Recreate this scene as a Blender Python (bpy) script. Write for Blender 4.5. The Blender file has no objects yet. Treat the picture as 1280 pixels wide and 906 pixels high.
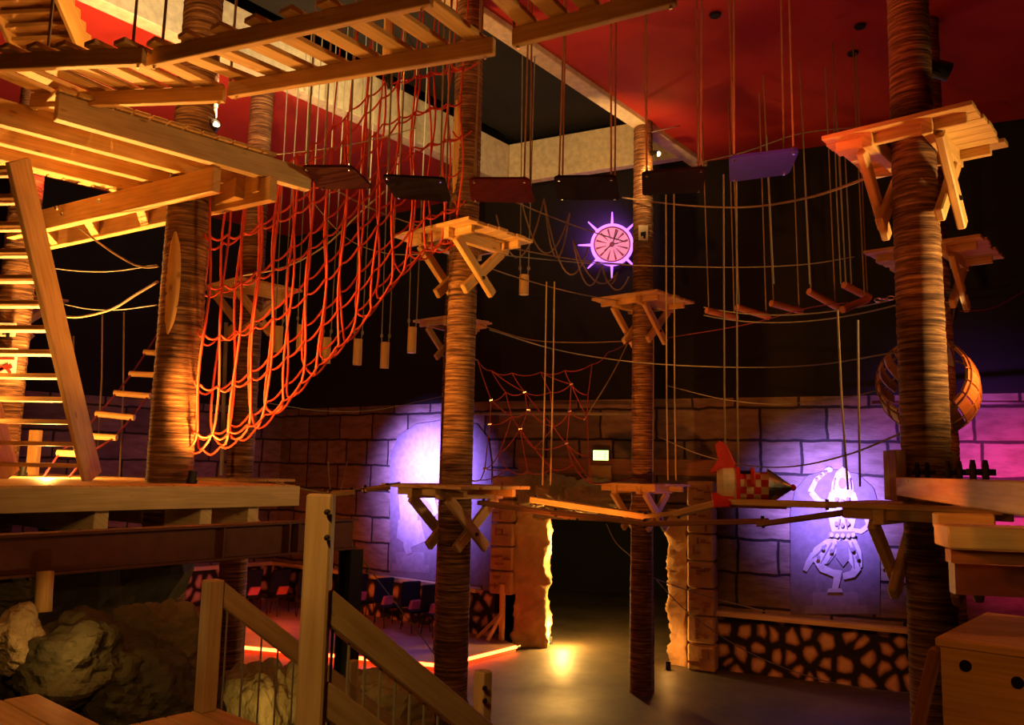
import bpy, bmesh, math, random
from mathutils import Vector, Matrix, noise
random.seed(7)
V = Vector
sc = bpy.context.scene
COL = sc.collection
# ---------------------------------------------------------------- camera
F_PX, PITCH, ROLL, EYE = 1050.0, math.radians(7.17), math.radians(1.25), 3.55
FW = V((0, math.cos(PITCH), math.sin(PITCH)))
_R0 = V((1, 0, 0)); _U0 = V((0, -math.sin(PITCH), math.cos(PITCH)))
RT = math.cos(ROLL) * _R0 + math.sin(ROLL) * _U0
UP = math.cos(ROLL) * _U0 - math.sin(ROLL) * _R0
CAM = V((0, 0, EYE))
cd = bpy.data.cameras.new('camera'); co = bpy.data.objects.new('camera', cd); COL.objects.link(co)
cd.sensor_width = 36; cd.lens = 36 * F_PX / 1280; cd.clip_start = 0.05; cd.clip_end = 200
m = Matrix((RT, UP, -FW)).transposed().to_4x4(); m.translation = CAM
co.matrix_world = m
sc.camera = co
def A(px, py, Y):                       # point seen at a pixel, at distance Y along the hall
    d = FW + RT * ((px - 640) / F_PX) + UP * ((453 - py) / F_PX)
    return CAM + d * (Y / d.y)
def Z(px, py, rel):                     # point seen at a pixel, at a height relative to the eye
    d = FW + RT * ((px - 640) / F_PX) + UP * ((453 - py) / F_PX)
    return CAM + d * (rel / d.z)
# ---------------------------------------------------------------- world, exposure
sc.view_settings.view_transform = 'Standard'; sc.view_settings.look = 'None'
sc.view_settings.exposure = 0.0; sc.view_settings.gamma = 1.0; sc.view_settings.use_curve_mapping = False
w = bpy.data.worlds.new('world'); sc.world = w; w.use_nodes = True
w.node_tree.nodes['Background'].inputs[0].default_value = (0.5, 0.22, 0.10, 1)
w.node_tree.nodes['Background'].inputs[1].default_value = 0.002
# ---------------------------------------------------------------- lamps of the hall, and unseen fills added to brighten
WARM = (1.0, 0.37, 0.055); AMBER = (1.0, 0.25, 0.03); RED = (1.0, 0.07, 0.02); UV = (0.36, 0.17, 1.0)
def light(name, kind, loc, energy, color, target=None, size=0.05, angle=60, blend=0.6):
    l = bpy.data.lights.new(name, kind); o = bpy.data.objects.new(name, l); COL.objects.link(o)
    o.location = loc; l.energy = energy; l.color = color
    if kind in ('POINT', 'SPOT'): l.shadow_soft_size = size
    if kind == 'SPOT':
        l.spot_size = math.radians(angle); l.spot_blend = blend
    if kind == 'AREA': l.size = size
    if target is not None:
        o.rotation_euler = (V(target) - V(loc)).to_track_quat('-Z', 'Y').to_euler()
    return o
GL = 1.0
light('deck_lamp', 'SPOT', (-2.80, 8.0, EYE - .05), 260 * GL, WARM, (-2.7, 8.3, EYE + 2), angle=150, size=.04, blend=1)
light('stair_lamp', 'SPOT', A(34, 578, 9.6), 2100 * GL, (1, .46, .10), (-5.0, 8.8, EYE + 3.0), angle=120, size=0.04, blend=1)
light('beam_lamp', 'SPOT', A(292, 150, 8.2), 1200 * GL, (1, .66, .28), A(160, 20, 10.8), angle=90, size=.04, blend=1)
light('front_fill', 'SPOT', (-3.7, 6.9, EYE + 0.3), 1500 * GL, WARM, (-0.5, 10.2, EYE + 1.8), angle=44, size=.1)  # unseen spot put in to light the centre trunk from the left
light('mid_fill', 'SPOT', (0.3, 8.2, EYE - 2.2), 850 * GL, AMBER, (2.0, 13.9, EYE + 2.0), angle=50, size=.1)  # unseen warm spot put in low in front of the slim trunk
light('pillar_fill', 'SPOT', (5.35, 6.15, EYE + 1.1), 560 * GL, (1, .56, .16), (3.5, 7.1, EYE + 1.7), angle=85, size=.15, blend=.8)  # unseen spot put in at right for the large trunk's side
light('platform_flood', 'SPOT', (2.4, 5.4, EYE + .35), 80 * GL, (1, .2, .035), (3.6, 7.0, EYE + 3.1), angle=60, size=.1)
light('ceiling_wash_right', 'SPOT', (1.8, 6.5, EYE + 2.2), 180 * GL, (1, .12, .04), (2.0, 8.0, 9.6), angle=150, size=.3, blend=1)
light('ceiling_wash_left', 'SPOT', (-5.6, 10.0, EYE + 3.2), 250 * GL, (1, .14, .05), (-5.6, 10.5, 9.6), angle=150, size=.3, blend=1)
light('deck_fill', 'SPOT', (-5.2, 7.6, EYE + 0.2), 160 * GL, (1, .40, .07), (-4.2, 8.2, EYE + 3), angle=130, size=.1, blend=1)  # unseen spot without a fixture, brightens the deck undersides
light('walkway_fill', 'SPOT', (-1.5, 3.4, EYE - 0.2), 75 * GL, (1, .31, .035), (-1.4, 6.2, EYE + 3), angle=100, size=.1, blend=1)  # unseen upward fill for the walkway slats, no lamp stands here
light('mural_light_left', 'SPOT', V((-1.75, 18.9, EYE - .12)) + V((-.60, -.80, .12)) * 1.5, 3700 * GL, (.36, .22, 1), (-1.75, 18.9, EYE - .2), angle=115, size=.05, blend=1)
light('mural_light_right', 'SPOT', V((5.70, 14.97, EYE - .45)) + V((-.43, -.90, .12)) * 1.35, 1000 * GL, (.36, .22, 1), (5.70, 14.97, EYE - .40), angle=112, size=.05, blend=1)
light('magenta_light', 'SPOT', A(1310, 600, 11.4), 900 * GL, (1, .03, .20), A(1285, 615, 13.2), angle=80, size=.05, blend=1)
light('violet_light', 'SPOT', A(1205, 560, 11.8), 420 * GL, (.55, .14, 1), A(1205, 560, 13.6), angle=90, size=.05, blend=1)
light('barrel_fill', 'POINT', A(1262, 470, 8.9), 30 * GL, (1, .2, .04), size=.05)  # unseen point added to redden the barrel from the right
light('door_lamp_left', 'POINT', (1.14, 17.45, .35), 240 * GL, (1, .5, .10), size=.03)
light('door_fill_top', 'POINT', (1.14, 17.5, 2.0), 240 * GL, (1, .5, .10), size=.03)  # second, unseen point added to brighten the upper jamb reveal
light('door_lamp_right', 'POINT', A(834, 812, 15.8), 14 * GL, (1, .42, .08), size=.03)
light('stage_glow', 'POINT', A(330, 720, 18.0), 90 * GL, (1, .16, .02), size=.1)
light('rock_fill', 'POINT', A(80, 800, 5.35), 2.6 * GL, (1, .5, .12), size=.03)  # unseen point placed among the boulders to pick out their edges
light('ladder_fill', 'POINT', A(60, 575, 9.2), 120 * GL, (1, .42, .08), size=.04)  # unseen added point, carries the stair lamp's spill onto the rungs
light('wheel_glow', 'SPOT', A(765, 306, 16.22), 600 * GL, (.5, .1, 1), A(765, 306, 17.5), angle=115, size=.1, blend=1)
light('recess_fill', 'SPOT', A(455, 150, 11.2), 420 * GL, (1, .62, .22), A(490, 120, 15), angle=120, size=.05, blend=1)  # unseen spot added to brighten the left face of the recess
light('trunk_lamp', 'POINT', A(824, 196, 13.75), 14 * GL, (1, .5, .12), size=.03)
light('recess_back_fill', 'SPOT', A(760, 222, 12.5), 260 * GL, (1, .5, .14), A(735, 195, 17), angle=110, size=.05, blend=1)  # unseen spot added to lift the dark back trim of the recess
light('upper_stair_fill', 'POINT', A(165, 30, 6.9), 45 * GL, (1, .42, .08), size=.05)  # unseen point added to brighten the underside of the upper stairs
light('fascia_fill', 'SPOT', (-1.6, 2.4, EYE + .7), 130 * GL, (1, .5, .13), (-3.0, 7.4, EYE + .3), angle=38, size=.1, blend=1)  # unseen spot added from the camera side for the deck fascia
light('stair_fill', 'SPOT', (-1.2, 1.0, EYE + 1.4), 150 * GL, (1, .44, .09), (-1.2, 4.6, EYE - 1.2), angle=80, size=.1)  # unseen fill from near the camera on railings and landing
light('box_fill', 'SPOT', (1.2, 1.2, EYE + 0.5), 60 * GL, (1, .29, .035), (2.4, 4.4, EYE - .7), angle=80, size=.1)  # unseen fill for the wooden box and the timber beam
light('timber_fill', 'SPOT', (0.4, 4.2, EYE + .2), 190 * GL, (1, .22, .02), A(1215, 614, 5.0), angle=40, size=.1, blend=1)  # narrow unseen spot added to turn the timber beam orange
light('edge_fill', 'SPOT', (1.5, 2.6, EYE - 0.05), 26 * GL, (1, .48, .1), A(1240, 668, 4.3), angle=34, size=.1, blend=1)  # unseen spot added to light the yellow edge board
light('floor_flood', 'SPOT', A(810, 205, 13.9), 150 * GL, (1, .6, .16), (1.2, 15.6, 0), angle=50, size=.1, blend=1)
light('rock_band_fill', 'SPOT', A(1000, 690, 12.0), 110 * GL, (1, .26, .05), A(1015, 830, 15.0), angle=70, size=.1, blend=1)  # unseen fill over the cobble band, no fixture there
# ---------------------------------------------------------------- mesh helper
ROOT = {}
class MB:
    def __init__(s): s.v = []; s.f = []; s.uv = []; s.ro = random.random() * 50
    def quad(s, pts, uvs=None):
        b = len(s.v); s.v += [tuple(p) for p in pts]; s.f.append(tuple(range(b, b + len(pts))))
        s.uv.append(uvs or [(p[0] + p[1], p[2]) for p in pts])
    def box(s, c, ax, ay, az):              # half vectors; grain runs along ax
        c = V(c); ax = V(ax); ay = V(ay); az = V(az); b = len(s.v)
        o = random.random() * 40; L = ax.length; W = ay.length; H = az.length
        cs = []
        for i in (-1, 1):
            for j in (-1, 1):
                for k in (-1, 1): cs.append((i, j, k)); s.v.append(tuple(c + ax * i + ay * j + az * k))
        fl = [(0, 1, 3, 2), (4, 6, 7, 5), (0, 4, 5, 1), (2, 3, 7, 6), (0, 2, 6, 4), (1, 5, 7, 3)]
        if ax.cross(ay).dot(az) < 0: fl = [f[::-1] for f in fl]
        for f in fl:
            s.f.append(tuple(b + q for q in f))
            s.uv.append([(cs[q][0] * L + o, cs[q][1] * W + cs[q][2] * H * 1.3 + o) for q in f])
    def beam(s, p0, p1, wd, ht, up=(0, 0, 1)):
        p0 = V(p0); p1 = V(p1); d = (p1 - p0); L = d.length; d.normalize()
        sd = d.cross(V(up))
        if sd.length < 1e-4: sd = d.cross(V((0, 1, 0)))
        sd.normalize(); u = sd.cross(d).normalized()
        s.box((p0 + p1) / 2, d * L / 2, sd * wd / 2, u * ht / 2)
    def abox(s, x0, x1, y0, y1, z0, z1):
        s.box(((x0 + x1) / 2, (y0 + y1) / 2, (z0 + z1) / 2), ((x1 - x0) / 2, 0, 0), (0, (y1 - y0) / 2, 0), (0, 0, (z1 - z0) / 2))
    def tube(s, pts, r, n=6, r1=None, caps=True):
        pts = [V(p) for p in pts]; N = len(pts); b = len(s.v); L = 0
        prev = None; Ls = []
        for i, p in enumerate(pts):
            if i: L += (p - pts[i - 1]).length
            Ls.append(L)
            t = (pts[min(i + 1, N - 1)] - pts[max(i - 1, 0)])
            if t.length < 1e-9: t = V((0, 0, 1))
            t.normalize()
            if prev is None:
                a = t.cross(V((0, 0, 1)))
                if a.length < .05: a = t.cross(V((1, 0, 0)))
            else: a = prev - t * prev.dot(t)
            a.normalize(); prev = a; c = t.cross(a)
            rr = r if r1 is None else r + (r1 - r) * i / max(1, N - 1)
            for k in range(n):
                th = 2 * math.pi * k / n
                s.v.append(tuple(p + (a * math.cos(th) + c * math.sin(th)) * rr))
        for i in range(N - 1):
            for k in range(n):
                k2 = (k + 1) % n
                s.f.append((b + i * n + k, b + i * n + k2, b + (i + 1) * n + k2, b + (i + 1) * n + k))
                s.uv.append([(Ls[i], k / n), (Ls[i], (k + 1) / n), (Ls[i + 1], (k + 1) / n), (Ls[i + 1], k / n)])
        if caps:
            s.f.append(tuple(b + k for k in range(n))[::-1]); s.uv.append([(0, 0)] * n)
            s.f.append(tuple(b + (N - 1) * n + k for k in range(n))); s.uv.append([(0, 0)] * n)
    def lathe(s, prof, c, axis=(0, 0, 1), n=24, closed=False):   # prof = [(along, radius)]
        axis = V(axis).normalized(); a = axis.orthogonal().normalized(); d = axis.cross(a); b = len(s.v); c = V(c)
        for (h, r) in prof:
            for k in range(n):
                th = 2 * math.pi * k / n
                s.v.append(tuple(c + axis * h + (a * math.cos(th) + d * math.sin(th)) * max(r, 1e-4)))
        N = len(prof)
        for i in range(N if closed else N - 1):
            j = (i + 1) % N
            for k in range(n):
                k2 = (k + 1) % n
                s.f.append((b + i * n + k, b + i * n + k2, b + j * n + k2, b + j * n + k))
                s.uv.append([(k / n, prof[i][0]), ((k + 1) / n, prof[i][0]), ((k + 1) / n, prof[j][0]), (k / n, prof[j][0])])
    def prism(s, poly, ax, ay, az, c, t):    # 2d polygon in plane (ax, ay), extruded +-t/2 along az
        c = V(c); ax = V(ax); ay = V(ay); az = V(az); n = len(poly); b = len(s.v)
        for sg in (-1, 1):
            for (x, y) in poly: s.v.append(tuple(c + ax * x + ay * y + az * (sg * t / 2)))
        s.f.append(tuple(range(b, b + n))[::-1]); s.uv.append([(p[0], p[1]) for p in poly][::-1])
        s.f.append(tuple(range(b + n, b + 2 * n))); s.uv.append([(p[0], p[1]) for p in poly])
        for i in range(n):
            j = (i + 1) % n
            s.f.append((b + i, b + j, b + n + j, b + n + i)); s.uv.append([(poly[i][0], poly[i][1]), (poly[j][0], poly[j][1]), (poly[j][0], poly[j][1] + t), (poly[i][0], poly[i][1] + t)])
    def rock(s, c, rad, seed, sub=5, amp=.36):
        bm = bmesh.new(); bmesh.ops.create_icosphere(bm, subdivisions=sub, radius=1)
        b = len(s.v); c = V(c)
        for vv in bm.verts:
            p = vv.co.copy(); q = p * 1.3 + V((seed * 7.1, seed * 3.3, seed))
            k = 1 + amp * noise.noise(q) + amp * .5 * abs(noise.noise(q * 2.3)) + amp * .16 * noise.noise(q * 4.5) + amp * .09 * noise.noise(q * 11)
            s.v.append((c.x + p.x * k * rad[0], c.y + p.y * k * rad[1], c.z + p.z * k * rad[2]))
        for f in bm.faces:
            s.f.append(tuple(b + x.index for x in f.verts)); s.uv.append([(s.v[b + x.index][0], s.v[b + x.index][2]) for x in f.verts])
        bm.free()
    def build(s, name, mat, parent=None, smooth=False, bevel=0, label=None, kind=None):
        o3 = ROOT[parent.name] if parent is not None else V((0, 0, 0))
        if parent is None:                    # a one-mesh thing: origin at the middle of its base
            xs = [p[0] for p in s.v]; ys = [p[1] for p in s.v]; zs = [p[2] for p in s.v]
            o3 = V(((min(xs) + max(xs)) / 2, (min(ys) + max(ys)) / 2, min(zs)))
        me = bpy.data.meshes.new(name)
        me.from_pydata([(p[0] - o3.x, p[1] - o3.y, p[2] - o3.z) for p in s.v], [], s.f)
        uvl = me.uv_layers.new(name='UVMap')
        flat = [c for f in s.uv for u in f for c in u]
        uvl.data.foreach_set('uv', flat)
        me.materials.append(mat)
        if smooth: me.polygons.foreach_set('use_smooth', [True] * len(me.polygons))
        me.update()
        o = bpy.data.objects.new(name, me); COL.objects.link(o)
        if parent is not None:
            o.parent = parent; ROOT[o.name] = o3
        else:
            o.location = o3; ROOT[o.name] = o3
        if bevel:
            md = o.modifiers.new('bevel', 'BEVEL'); md.width = bevel; md.segments = 1; md.limit_method = 'ANGLE'
        if label: o['label'] = label
        if kind: o['kind'] = kind
        return o
def thing(name, label, cat, loc, group=None):
    o = bpy.data.objects.new(name, None); COL.objects.link(o); o.location = loc; o.empty_display_size = .1
    o['label'] = label; o['category'] = cat
    if group: o['group'] = group
    ROOT[o.name] = V(loc)
    return o
def tag(o, label, cat, group=None):
    o['label'] = label; o['category'] = cat
    if group: o['group'] = group
    return o
def cat(p0, p1, sag, n=14):
    p0 = V(p0); p1 = V(p1)
    return [p0.lerp(p1, i / n) - V((0, 0, sag * 4 * (i / n) * (1 - i / n))) for i in range(n + 1)]
def spline(pts, n=8):                         # Catmull-Rom through points
    pts = [V(p) for p in pts]; out = []
    P = [pts[0] * 2 - pts[1]] + pts + [pts[-1] * 2 - pts[-2]]
    for i in range(1, len(P) - 2):
        for k in range(n):
            t = k / n; a, b, c, d = P[i - 1:i + 3]
            out.append(.5 * ((2 * b) + (c - a) * t + (2 * a - 5 * b + 4 * c - d) * t * t + (3 * b - a - 3 * c + d) * t ** 3))
    out.append(pts[-1]); return out
# ---------------------------------------------------------------- materials
def mat(name):
    m = bpy.data.materials.new(name); m.use_nodes = True
    nt = m.node_tree; b = nt.nodes['Principled BSDF']
    return m, nt, b
def link(nt, a, b): nt.links.new(a, b)
def ramp(nt, fac, stops):
    r = nt.nodes.new('ShaderNodeValToRGB'); e = r.color_ramp.elements
    e[0].position, e[0].color = stops[0][0], (*stops[0][1], 1); e[1].position, e[1].color = stops[-1][0], (*stops[-1][1], 1)
    for p, c in stops[1:-1]:
        x = e.new(p); x.color = (*c, 1)
    link(nt, fac, r.inputs[0]); return r.outputs[0]
def mapped(nt, src, scale):
    t = nt.nodes.new('ShaderNodeTexCoord'); mp = nt.nodes.new('ShaderNodeMapping'); mp.inputs['Scale'].default_value = scale
    link(nt, t.outputs[src], mp.inputs[0]); return mp.outputs[0]
def noise_n(nt, vec, scale, detail=4, rough=.55):
    n = nt.nodes.new('ShaderNodeTexNoise'); n.inputs['Scale'].default_value = scale; n.inputs['Detail'].default_value = detail; n.inputs['Roughness'].default_value = rough
    link(nt, vec, n.inputs['Vector']); return n.outputs['Fac']
def bump(nt, b, h, strength, dist=.02):
    x = nt.nodes.new('ShaderNodeBump'); x.inputs['Strength'].default_value = strength; x.inputs['Distance'].default_value = dist
    link(nt, h, x.inputs['Height']); link(nt, x.outputs[0], b.inputs['Normal'])
def plain(name, col, rough=.6, metal=0, emit=None, es=0):
    m, nt, b = mat(name)
    b.inputs['Base Color'].default_value = (*col, 1); b.inputs['Roughness'].default_value = rough; b.inputs['Metallic'].default_value = metal
    v = mapped(nt, 'Object', (6, 6, 6)); n = noise_n(nt, v, 1.5)
    c = ramp(nt, n, [(.3, tuple(x * .8 for x in col)), (.7, tuple(min(1, x * 1.15) for x in col))]); link(nt, c, b.inputs['Base Color'])
    if emit:
        b.inputs['Emission Color'].default_value = (*emit, 1); b.inputs['Emission Strength'].default_value = es
    return m
def wood(name, c0, c1, c2, rough=.55):
    m, nt, b = mat(name); v = mapped(nt, 'UV', (1.6, 26, 1))
    n = noise_n(nt, v, 1.2, 5, .6); v2 = mapped(nt, 'UV', (1.1, 2.2, 1)); k = noise_n(nt, v2, 1.6, 2)
    c = ramp(nt, n, [(.28, c0), (.52, c1), (.75, c2)])
    mx = nt.nodes.new('ShaderNodeMixRGB'); mx.blend_type = 'MULTIPLY'; mx.inputs[0].default_value = .55
    link(nt, c, mx.inputs[1]); link(nt, ramp(nt, k, [(.3, (.55, .5, .42)), (.62, (1, 1, 1))]), mx.inputs[2])
    vo = nt.nodes.new('ShaderNodeTexVoronoi'); vo.inputs['Scale'].default_value = 1.0; link(nt, mapped(nt, 'UV', (2.2, 5, 1)), vo.inputs['Vector'])
    mk = nt.nodes.new('ShaderNodeMixRGB'); mk.blend_type = 'MULTIPLY'; mk.inputs[0].default_value = .8; link(nt, mx.outputs[0], mk.inputs[1])
    link(nt, ramp(nt, vo.outputs['Distance'], [(.04, (.35, .2, .1)), (.11, (1, 1, 1))]), mk.inputs[2])
    link(nt, mk.outputs[0], b.inputs['Base Color']); b.inputs['Roughness'].default_value = rough
    bump(nt, b, n, .15, .004); return m
PINE = wood('pine', (.52, .30, .11), (.68, .43, .17), (.78, .54, .24))
PALE = wood('pale_pine', (.52, .37, .19), (.66, .50, .28), (.74, .60, .36))
DARKW = wood('stained_wood', (.20, .075, .03), (.30, .12, .05), (.36, .16, .07))
def bark_mat():
    m, nt, b = mat('palm_bark')
    n1 = noise_n(nt, mapped(nt, 'UV', (1.6, 34, 1)), 1.0, 5, .7)
    n2 = noise_n(nt, mapped(nt, 'UV', (2.0, 2.5, 1)), 1.0, 3)
    n3 = noise_n(nt, mapped(nt, 'UV', (5, 60, 1)), 1.0, 3, .7)
    c = ramp(nt, n1, [(.34, (.03, .010, .005)), (.47, (.20, .085, .04)), (.58, (.44, .24, .11)), (.72, (.72, .50, .26))])
    mx = nt.nodes.new('ShaderNodeMixRGB'); mx.blend_type = 'MULTIPLY'; mx.inputs[0].default_value = .7
    link(nt, c, mx.inputs[1]); link(nt, ramp(nt, n2, [(.35, (.45, .36, .3)), (.65, (1, 1, 1))]), mx.inputs[2])
    mf = nt.nodes.new('ShaderNodeMixRGB'); mf.blend_type = 'MULTIPLY'; mf.inputs[0].default_value = .6
    link(nt, mx.outputs[0], mf.inputs[1]); link(nt, ramp(nt, n3, [(.3, (.3, .25, .2)), (.6, (1, 1, 1))]), mf.inputs[2])
    link(nt, mf.outputs[0], b.inputs['Base Color']); b.inputs['Roughness'].default_value = .85
    bump(nt, b, n1, .9, .03); return m
BARK = bark_mat()
def stone_mat(name, col, mortar, bw=1.15, rh=.6, var=.5):
    m, nt, b = mat(name)
    t = mapped(nt, 'UV', (1, 1, 1))
    nz = nt.nodes.new('ShaderNodeTexNoise'); nz.inputs['Scale'].default_value = 2.2; nz.inputs['Detail'].default_value = 3; link(nt, t, nz.inputs['Vector'])
    vm = nt.nodes.new('ShaderNodeVectorMath'); vm.operation = 'SCALE'; vm.inputs['Scale'].default_value = .09; link(nt, nz.outputs['Color'], vm.inputs[0])
    va = nt.nodes.new('ShaderNodeVectorMath'); link(nt, t, va.inputs[0]); link(nt, vm.outputs[0], va.inputs[1])
    br = nt.nodes.new('ShaderNodeTexBrick'); br.inputs['Scale'].default_value = 1; br.inputs['Brick Width'].default_value = bw; br.inputs['Row Height'].default_value = rh
    br.inputs['Mortar Size'].default_value = .032; br.inputs['Mortar Smooth'].default_value = .6; br.inputs['Bias'].default_value = 0
    br.offset = .4; br.squash = .62; br.squash_frequency = 3
    br.inputs['Color1'].default_value = (*col, 1); br.inputs['Color2'].default_value = (*[c * var for c in col], 1); br.inputs['Mortar'].default_value = (*mortar, 1)
    link(nt, va.outputs[0], br.inputs['Vector'])
    n = noise_n(nt, mapped(nt, 'UV', (1.2, 3.4, 1)), 2.0, 5, .6)
    mx = nt.nodes.new('ShaderNodeMixRGB'); mx.blend_type = 'MULTIPLY'; mx.inputs[0].default_value = .75
    link(nt, br.outputs['Color'], mx.inputs[1]); link(nt, ramp(nt, n, [(.35, (.5, .45, .42)), (.6, (1, 1, 1))]), mx.inputs[2])
    link(nt, mx.outputs[0], b.inputs['Base Color']); b.inputs['Roughness'].default_value = .85
    inv = nt.nodes.new('ShaderNodeMath'); inv.operation = 'MULTIPLY_ADD'; link(nt, br.outputs['Fac'], inv.inputs[0]); inv.inputs[1].default_value = -1; link(nt, n, inv.inputs[2])
    bump(nt, b, inv.outputs[0], .6, .06); return m
STONE = stone_mat('painted_stone_blocks', (.25, .18, .15), (.016, .010, .011))
def cobble_mat():
    m, nt, b = mat('painted_cobbles'); t = mapped(nt, 'UV', (3.3, 2.9, 1))
    nz = nt.nodes.new('ShaderNodeTexNoise'); nz.inputs['Scale'].default_value = 1.1; nz.inputs['Detail'].default_value = 1; link(nt, t, nz.inputs['Vector'])
    vm = nt.nodes.new('ShaderNodeVectorMath'); vm.operation = 'SCALE'; vm.inputs['Scale'].default_value = .35; link(nt, nz.outputs['Color'], vm.inputs[0])
    va = nt.nodes.new('ShaderNodeVectorMath'); link(nt, t, va.inputs[0]); link(nt, vm.outputs[0], va.inputs[1])
    vo = nt.nodes.new('ShaderNodeTexVoronoi'); vo.feature = 'DISTANCE_TO_EDGE'; vo.voronoi_dimensions = '2D'; vo.inputs['Scale'].default_value = 1; vo.inputs['Randomness'].default_value = .8; link(nt, va.outputs[0], vo.inputs['Vector'])
    n = noise_n(nt, mapped(nt, 'UV', (4, 4, 4)), 1, 3)
    v2 = nt.nodes.new('ShaderNodeTexVoronoi'); v2.voronoi_dimensions = '2D'; v2.inputs['Scale'].default_value = 1; v2.inputs['Randomness'].default_value = .8; link(nt, va.outputs[0], v2.inputs['Vector'])
    rd = nt.nodes.new('ShaderNodeMath'); rd.operation = 'MULTIPLY_ADD'; link(nt, v2.outputs['Distance'], rd.inputs[0]); rd.inputs[1].default_value = -.42; link(nt, vo.outputs['Distance'], rd.inputs[2])
    ad = nt.nodes.new('ShaderNodeMath'); ad.operation = 'MULTIPLY_ADD'; link(nt, n, ad.inputs[0]); ad.inputs[1].default_value = .16; link(nt, rd.outputs[0], ad.inputs[2])
    link(nt, ramp(nt, ad.outputs[0], [(.0, (.008, .004, .003)), (.07, (.08, .035, .018)), (.16, (.34, .17, .085)), (.36, (.68, .43, .26))]), b.inputs['Base Color'])
    b.inputs['Roughness'].default_value = .8; bump(nt, b, vo.outputs['Distance'], .5, .06); return m
COBBLE = cobble_mat()
def rock_mat(name, c0, c1, sc_=1.4):
    m, nt, b = mat(name); n = noise_n(nt, mapped(nt, 'Object', (1, 1, 1)), sc_, 6, .65)
    link(nt, ramp(nt, n, [(.32, c0), (.66, c1)]), b.inputs['Base Color']); b.inputs['Roughness'].default_value = .9
    bump(nt, b, noise_n(nt, mapped(nt, 'Object', (1, 1, 1)), 6, 6, .7), .7, .04); return m
ROCK = rock_mat('olive_rock', (.035, .034, .016), (.12, .10, .045))
ROCKP = rock_mat('lit_pale_rock', (.26, .2, .11), (.5, .4, .22))  # lamplight on the boulders is put into this paler colour
ROCKM = rock_mat('lit_olive_rock', (.10, .085, .042), (.27, .215, .11))  # paler copy of the olive rock, wedge boulder's lit top painted in
JAMB = rock_mat('sandy_plaster', (.34, .2, .09), (.55, .35, .17), 2.5)
def floor_mat():
    m, nt, b = mat('worn_concrete'); n = noise_n(nt, mapped(nt, 'Object', (.5, .5, .5)), 1.1, 5, .6)
    link(nt, ramp(nt, n, [(.35, (.035, .027, .017)), (.65, (.11, .085, .052))]), b.inputs['Base Color'])
    link(nt, ramp(nt, n, [(.3, (.75, .75, .75)), (.7, (.5, .5, .5))]), b.inputs['Roughness'])
    bump(nt, b, noise_n(nt, mapped(nt, 'Object', (1, 1, 1)), 9, 4), .12, .01); return m
FLOOR = floor_mat()
def red_ceiling():
    m, nt, b = mat('red_ceiling_paint'); n = noise_n(nt, mapped(nt, 'Object', (.35, .35, .35)), 1.0, 4, .6)
    link(nt, ramp(nt, n, [(.35, (.34, .018, .010)), (.7, (.46, .03, .016))]), b.inputs['Base Color']); b.inputs['Roughness'].default_value = .75
    bump(nt, b, noise_n(nt, mapped(nt, 'Object', (3, 3, 3)), 3, 3), .06, .02); return m
CEIL = red_ceiling()
BLACKW = plain('black_wall_paint', (.0045, .004, .0045), .95)
WHITE = plain('offwhite_paint', (.66, .60, .46), .7)
STEEL = plain('red_brown_steel', (.13, .04, .025), .5, .2)
BLACKM = plain('black_metal', (.015, .013, .013), .45, .3)
CHROME = plain('bright_metal', (.75, .74, .72), .25, 1)
NET = plain('red_rope', (.62, .06, .025), .7)
DNET = plain('dark_red_rope', (.17, .015, .024), .7)
ROPE = plain('tan_rope', (.27, .19, .10), .8)
GREYR = plain('grey_rope', (.25, .235, .185), .7)
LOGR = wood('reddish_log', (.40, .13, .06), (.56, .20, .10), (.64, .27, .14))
PANELD = plain('dark_plywood', (.04, .007, .005), .85)
PANELB = plain('black_plywood', (.008, .003, .003), .85)
PANELR = plain('wine_red_plywood', (.09, .006, .010), .85)
PANELP = plain('violet_plywood', (.03, .022, .5), .5)
RUBBER = plain('black_rubber', (.010, .008, .008), .75)
for _m in (PANELD, PANELB, PANELR, RUBBER): _m.node_tree.nodes['Principled BSDF'].inputs['Specular IOR Level'].default_value = .12
SIGNW = plain('white_sign', (.75, .7, .62), .5)
SIGNR = plain('red_print', (.6, .03, .02), .5)
REDP = plain('red_paint', (.6, .02, .015), .4)
CREAM = plain('cream_paint', (.8, .66, .42), .45)
MURAL = plain('pale_mural_paint', (.34, .31, .33), .8)
MURALM = plain('soft_mural_paint', (.22, .19, .22), .85)
MURALD = plain('grey_violet_mural_paint', (.17, .14, .17), .85)
NICHE = plain('niche_paint', (.125, .10, .125), .85)
LENS = plain('lamp_lens', (1, .9, .7), .3, 0, (1, .72, .35), 25)
LED = plain('red_led_tube', (1, .2, .1), .3, 0, (1, .06, .012), 22)
EXITG = plain('exit_face', (.9, 1, .6), .4, 0, (.62, 1, .22), 3.2)
EXITP = plain('exit_print', (.05, .5, .1), .4, 0, (.2, .85, .15), 4)
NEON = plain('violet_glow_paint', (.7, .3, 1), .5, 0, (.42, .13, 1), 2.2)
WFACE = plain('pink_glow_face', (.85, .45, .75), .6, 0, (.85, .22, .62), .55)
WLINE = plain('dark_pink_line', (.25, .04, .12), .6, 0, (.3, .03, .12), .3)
CUSH = plain('red_cushion', (.5, .08, .05), .7)
# ---------------------------------------------------------------- axes of the building
uD = V((.655, .755, 0)).normalized(); vD = V((.755, -.655, 0)).normalized(); UPZ = V((0, 0, 1))
def xyz(p, z): return V((p[0], p[1], z))
CEILZ = EYE + 6.06
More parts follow.
